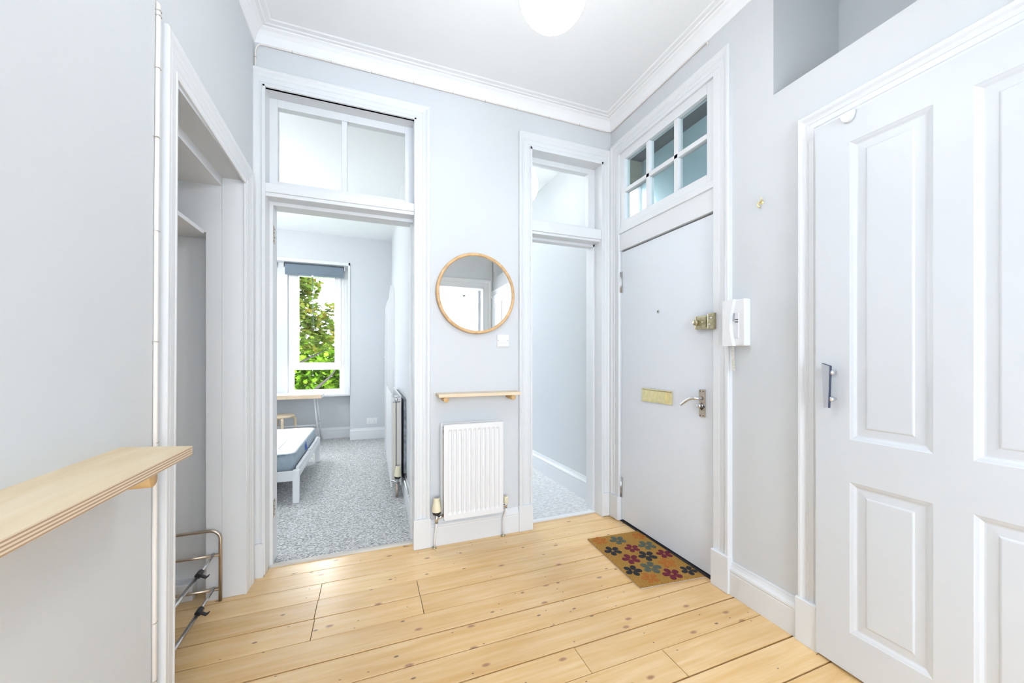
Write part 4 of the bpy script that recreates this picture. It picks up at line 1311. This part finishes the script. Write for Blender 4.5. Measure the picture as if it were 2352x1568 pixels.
def rrect(x0, x1, y0, y1, r, n=6):
    out = []
    for cx_, cy_, a0 in ((x1 - r, y0 + r, -PI / 2), (x1 - r, y1 - r, 0), (x0 + r, y1 - r, PI / 2), (x0 + r, y0 + r, PI)):
        for k in range(n + 1):
            a = a0 + PI / 2 * k / n
            out.append((cx_ + r * math.cos(a), cy_ + r * math.sin(a)))
    return out


def loft(rings):
    mb = MB()
    rr = [[mb.bm.verts.new(p_) for p_ in r_] for r_ in rings]
    n = len(rr[0])
    for i in range(len(rr) - 1):
        for k in range(n):
            mb.bm.faces.new((rr[i][k], rr[i][(k + 1) % n], rr[i + 1][(k + 1) % n], rr[i + 1][k])).smooth = True
    mb.bm.faces.new(rr[0][::-1])
    mb.bm.faces.new(rr[-1])
    return mb


def ring(ins, z):
    return [(x, y, z) for x, y in rrect(-2.50 + ins, -0.600 - ins, 3.552 + ins, 4.800 - ins, 0.07 - ins * 0.5)]


part('side_cover', loft([ring(0.012, 0.254), ring(0.0, 0.268), ring(-0.006, 0.33), ring(0.0, 0.402)]), BLUEF, t)
part('piping', MB().tube([*ring(-0.002, 0.402), ring(-0.002, 0.402)[0]], 0.004, 6), BLUEF, t)
part('top_cover', loft([ring(0.0, 0.403), ring(0.012, 0.412), ring(0.05, 0.420), ring(0.15, 0.424)]), WHITEF, t)
part('label_tag', MB().poly([(-0.592, 4.06, 0.40), (-0.592, 4.03, 0.325), (-0.586, 4.10, 0.325)], (0.003, 0, 0)), TAGB, t, 'small blue tag')

# desk
t = thing('desk', 'white desk with pine edge on white trestle legs by the window', 'desk', (-1.2, 5.85, 0.006))
part('top', MB().box(-1.85, -0.628, 5.620, 6.00, 0.700, 0.715, 0.002), mat('white desk top', (0.84, 0.845, 0.855), 0.35), t)
part('edge_strip', MB().box(-1.85, -1.05, 5.612, 5.622, 0.662, 0.714, 0.001), PINEB, t)
part('edge_strip', MB().box(-1.048, -0.630, 5.612, 5.622, 0.662, 0.714, 0.001), PINEB, t)
part('apron', MB().box(-1.85, -0.632, 5.622, 5.99, 0.664, 0.700), WOODW, t)
for sx, x_t, x_b in ((1, -0.735, -0.690), (-1, -1.72, -1.77)):
    part('leg', MB().tube([(x_t, 5.73, 0.668), (x_b, 5.90, 0.006)], 0.012, 10), WOODW, t)
    part('leg', MB().tube([(x_t, 5.95, 0.668), (x_b + 0.012 * sx, 6.08, 0.006)], 0.012, 10), WOODW, t)
    part('leg_brace', MB().tube([(x_t + 0.03 * sx, 5.835, 0.26), (x_t + 0.035 * sx, 6.028, 0.30)], 0.010, 8), WOODW, t)
part('stretcher', MB().tube([(-1.75, 5.83, 0.27), (-0.71, 5.835, 0.27)], 0.011, 10), WOODW, t)

# stool
t = thing('stool', 'round birch stool tucked under the desk', 'stool', (-1.15, 5.78, 0.006))
part('seat', MB().lathe([(0, 0), (0.172, 0), (0.175, 0.004), (0.175, 0.024), (0.170, 0.028), (0, 0.028)], (-1.15, 5.78, 0.412), (0, 0, 1), 40), BIRCH, t)
for a in (0.35, 1.92, 3.49, 5.06):
    ca, sa_ = math.cos(a), math.sin(a)
    mb = MB()
    path = [(0.09, 0.404), (0.145, 0.404), (0.168, 0.396), (0.180, 0.378), (0.182, 0.35), (0.186, 0.15), (0.190, 0.006)]
    mb.tube([(-1.15 + r_ * ca, 5.78 + r_ * sa_, z) for r_, z in path], 0.017, 10)
    part('leg', mb, BIRCH, t)

# double socket
t = thing('wall_socket', 'white double socket low on the bedroom wall', 'socket', (0.006, 5.96, 0.268))
part('plate', MB().box(-0.067, 0.080, 5.950, 5.961, 0.224, 0.311, 0.003), PLASTIC, t)
for x in (-0.030, 0.043):
    part('switch', MB().box(x - 0.006, x + 0.006, 5.945, 5.951, 0.283, 0.300, 0.001), PLASTIC, t)
    pn = MB().box(x - 0.003, x + 0.003, 5.9485, 5.951, 0.262, 0.272).box(x - 0.014, x - 0.006, 5.9485, 5.951, 0.244, 0.250).box(x + 0.006, x + 0.014, 5.9485, 5.951, 0.244, 0.250)
    part('pin_holes', pn, PLASTICG, t)

# tall bedroom radiator seen end-on
t = thing('radiator', 'tall double panel radiator on the bedroom wall', 'radiator', (0.2, 3.9, 0))
xa, xb_ = 0.158, 0.246
part('front_panel', MB().box(xa, xa + 0.012, 3.39, 4.50, 0.085, 0.885, 0.003), RADW, t)
part('back_panel', MB().box(xb_ - 0.012, xb_, 3.39, 4.50, 0.095, 0.875, 0.003), RADW, t)
part('end_plate', MB().box(xa + 0.010, 0.198, 3.402, 3.408, 0.12, 0.815), RADC, t)
part('end_plate', MB().box(0.205, xb_ - 0.010, 3.402, 3.408, 0.12, 0.815), RADC, t)
part('shadow_gap', MB().box(0.197, 0.206, 3.408, 3.414, 0.12, 0.82), DARK, t)
part('top_grille', MB().box(xa + 0.01, xb_ - 0.01, 3.40, 3.412, 0.825, 0.858).box(xa + 0.01, xb_ - 0.01, 3.47, 3.48, 0.86, 0.872).box(xa + 0.03, xb_ - 0.03, 3.40, 3.47, 0.862, 0.870), RADW, t)
part('bleed_plug', MB().lathe([(0, 0.010), (0.008, 0.010), (0.015, 0.006), (0.016, 0)], (0.203, 3.40, 0.842), (0, -1, 0), 16), CHROME, t)
v = part('valve', MB().tube([(0.210, 3.35, 0.19), (0.207, 3.35, 0.125)], 0.011, 12).tube([(0.165, 3.37, 0.145), (0.207, 3.35, 0.145)], 0.009, 10), CHROME, t)
part('thermostat_head', MB().lathe([(0.029, 0.0), (0.029, 0.008), (0.027, 0.03), (0.0225, 0.06), (0.021, 0.085), (0.017, 0.088)], (0.211, 3.35, 0.188), (0.08, 0, 1), 22), CREAM, v, 'cream thermostat head')
part('head_top', MB().lathe([(0.017, 0.0), (0.017, -0.003), (0, -0.003)], (0.218, 3.35, 0.2755), (0.08, 0, 1), 16), PLASTICG, v)
part('collar', MB().lathe([(0.017, -0.024), (0.024, -0.018), (0.028, -0.005), (0.0285, 0.002), (0, 0.002)], (0.211, 3.35, 0.188), (0.08, 0, 1), 22), BLACK, v, 'black collar')
part('pipe', MB().tube([(0.207, 3.35, 0.13), (0.205, 3.35, 0.0)], 0.011, 12), COPPER, t)
t = thing('wall_plate', 'dull galvanised sheet fixed behind the tall bedroom radiator', 'metal sheet', (0.28, 3.9, 0.13))
part('sheet', MB().box(0.262, 0.287, 3.36, 4.46, 0.20, 0.845, 0.002), FOIL, t)
part('pipe_run', MB().tube([(0.268, 2.95, 0.150), (0.268, 4.4, 0.150)], 0.010, 10), STEEL, t)

# tall perforated panel leaning on the bedroom wall
t = thing('perforated_panel', 'tall white perforated panel with tapered top by the bedroom wall', 'panel', (0.24, 5.3, 0.006))
Yp = 5.12
part('board', MB().poly([(0.163, Yp, 0.006), (0.278, Yp, 0.006), (0.278, Yp, 2.13), (0.236, Yp, 2.165), (0.220, Yp, 2.07), (0.214, Yp, 1.99), (0.186, Yp, 1.93), (0.170, Yp, 1.86), (0.168, Yp, 1.70)], (0, 0.025, 0)), PLASTIC, t)
hp = MB()
for k in range(64):
    z = 0.45 + k * 0.021
    for x in (0.176, 0.189):
        hp.box(x - 0.003, x + 0.003, Yp - 0.0012, Yp + 0.001, z - 0.004, z + 0.004)
hp_o = part('perforation', hp, mat('perforation shade', (0.52, 0.54, 0.56), 0.8), t)
hp_o['kind'] = 'stuff'
part('latch', MB().box(0.158, 0.176, Yp - 0.016, Yp, 1.205, 1.225, 0.003), PLASTIC, t)

# ================================================================== OUTSIDE
struct('ground', MB().box(-40, 30, 7.5, 60, -6.3, -6.0), GRASS, 'green lawn far below the bedroom window', 'lawn')


def leaf_verts(s):
    o = [(0.0, -0.5), (0.16, -0.30), (0.46, -0.34), (0.34, -0.06), (0.56, 0.16), (0.24, 0.20), (0.20, 0.36), (0.0, 0.58), (-0.20, 0.36), (-0.24, 0.20), (-0.56, 0.16), (-0.34, -0.06), (-0.46, -0.34), (-0.16, -0.30)]
    return [Vector((x * s, y * s, 0.10 * s * abs(x))) for x, y in o]


def tree(label, base, trunk_pts, r0, blobs, n, size, m, seed, limbs=()):
    rnd = random.Random(seed)
    t = thing('tree', label, 'tree', base, group='trees outside the bedroom window')
    part('trunk', MB().tube(trunk_pts, r0, 10, radii=[r0 * (1 - 0.75 * k / (len(trunk_pts) - 1)) for k in range(len(trunk_pts))]), BARK, t)
    for lp, lr in limbs:
        part('branch', MB().tube(lp, lr, 8, radii=[lr * (1 - 0.7 * k / (len(lp) - 1)) for k in range(len(lp))]), BARK, t)
    verts, faces = [], []
    tot = sum(b[3] * b[4] * b[5] for b in blobs)
    for bx, by, bz, rx, ry, rz in blobs:
        cnt = int(n * rx * ry * rz / tot)
        for _ in range(cnt):
            while True:
                u = Vector((rnd.uniform(-1, 1), rnd.uniform(-1, 1), rnd.uniform(-1, 1)))
                if u.length < 1:
                    break
            c = Vector((bx + u.x * rx, by + u.y * ry, bz + u.z * rz))
            s = size * rnd.uniform(0.65, 1.2)
            rot = Matrix.Rotation(rnd.uniform(0, 2 * PI), 4, 'Z') @ Matrix.Rotation(rnd.gauss(0, 0.7), 4, 'X') @ Matrix.Rotation(rnd.uniform(0, 2 * PI), 4, 'Z')
            i0 = len(verts)
            lv = leaf_verts(s)
            verts.append(tuple(c - Vector(base)))
            for v_ in lv:
                verts.append(tuple(c + rot @ v_ - Vector(base)))
            k = len(lv)
            for q in range(k):
                faces.append((i0, i0 + 1 + q, i0 + 1 + (q + 1) % k))
    me = bpy.data.meshes.new('foliage')
    me.from_pydata(verts, [], faces)
    me.materials.append(m)
    o = bpy.data.objects.new('foliage', me)
    o['kind'] = 'stuff'
    COL.objects.link(o)
    o.parent = t
    return t


tree('maple tree with olive leaves right outside the window', (-3.2, 10.6, -6.0),
     [(-3.2, 10.6, -6.0), (-3.0, 10.5, -2.5), (-2.7, 10.4, 0.5), (-2.3, 10.3, 3.0), (-2.1, 10.2, 5.2)], 0.22,
     [(-1.75, 10.2, 3.05, 0.62, 0.8, 0.42), (-1.55, 10.2, 2.25, 0.55, 0.8, 0.38), (-1.35, 10.3, 1.65, 0.62, 0.7, 0.36), (-0.92, 10.4, 2.42, 0.26, 0.5, 0.20),
      (-2.6, 10.2, 2.6, 0.9, 0.9, 0.9), (-3.4, 10.3, 3.4, 1.2, 1.0, 1.1), (-2.4, 10.3, 4.4, 1.2, 1.0, 0.9), (-3.3, 10.3, 1.3, 1.0, 0.9, 0.8), (-1.7, 10.25, 2.7, 0.5, 0.6, 0.5), (-1.15, 10.35, 1.95, 0.4, 0.6, 0.3)], 10500, 0.15, LEAF1, 3,
     limbs=[([(-2.6, 10.4, 1.0), (-2.0, 10.3, 1.75), (-1.3, 10.3, 2.2), (-0.85, 10.35, 2.5)], 0.05), ([(-2.45, 10.35, 2.0), (-1.9, 10.25, 2.7), (-1.4, 10.2, 3.15)], 0.05),
            ([(-2.8, 10.4, 0.2), (-1.9, 10.3, 0.95), (-1.0, 10.3, 1.45)], 0.05)])
tree('lime green tree standing lower behind the maple', (-1.6, 15.0, -6.0),
     [(-1.6, 15.0, -6.0), (-1.7, 15.0, -2.5), (-1.5, 15.0, 0.6)], 0.2,
     [(-1.7, 14.6, 0.85, 1.7, 1.0, 1.25), (-0.6, 14.8, 0.3, 1.3, 1.0, 1.25), (-3.5, 14.6, 0.8, 1.6, 1.0, 1.6), (-1.5, 14.6, -1.0, 2.2, 1.2, 1.2)], 13000, 0.19, LEAF2, 5,
     limbs=[([(-1.95, 13.3, -0.05), (-1.6, 13.3, 0.28), (-1.25, 13.25, 0.60), (-1.05, 13.2, 0.9)], 0.06)])
tree('broad lime green tree filling the lower window pane', (2.2, 17.0, -6.0),
     [(2.2, 17.0, -6.0), (2.1, 17.0, -3.0), (1.9, 17.0, -0.5)], 0.2,
     [(0.8, 17.0, 0.2, 2.2, 1.0, 1.6), (3.2, 17.0, 0.3, 1.8, 1.0, 1.8), (-3.0, 17.5, 0.2, 2.4, 1.0, 1.5)], 4500, 0.2, LEAF2, 9)
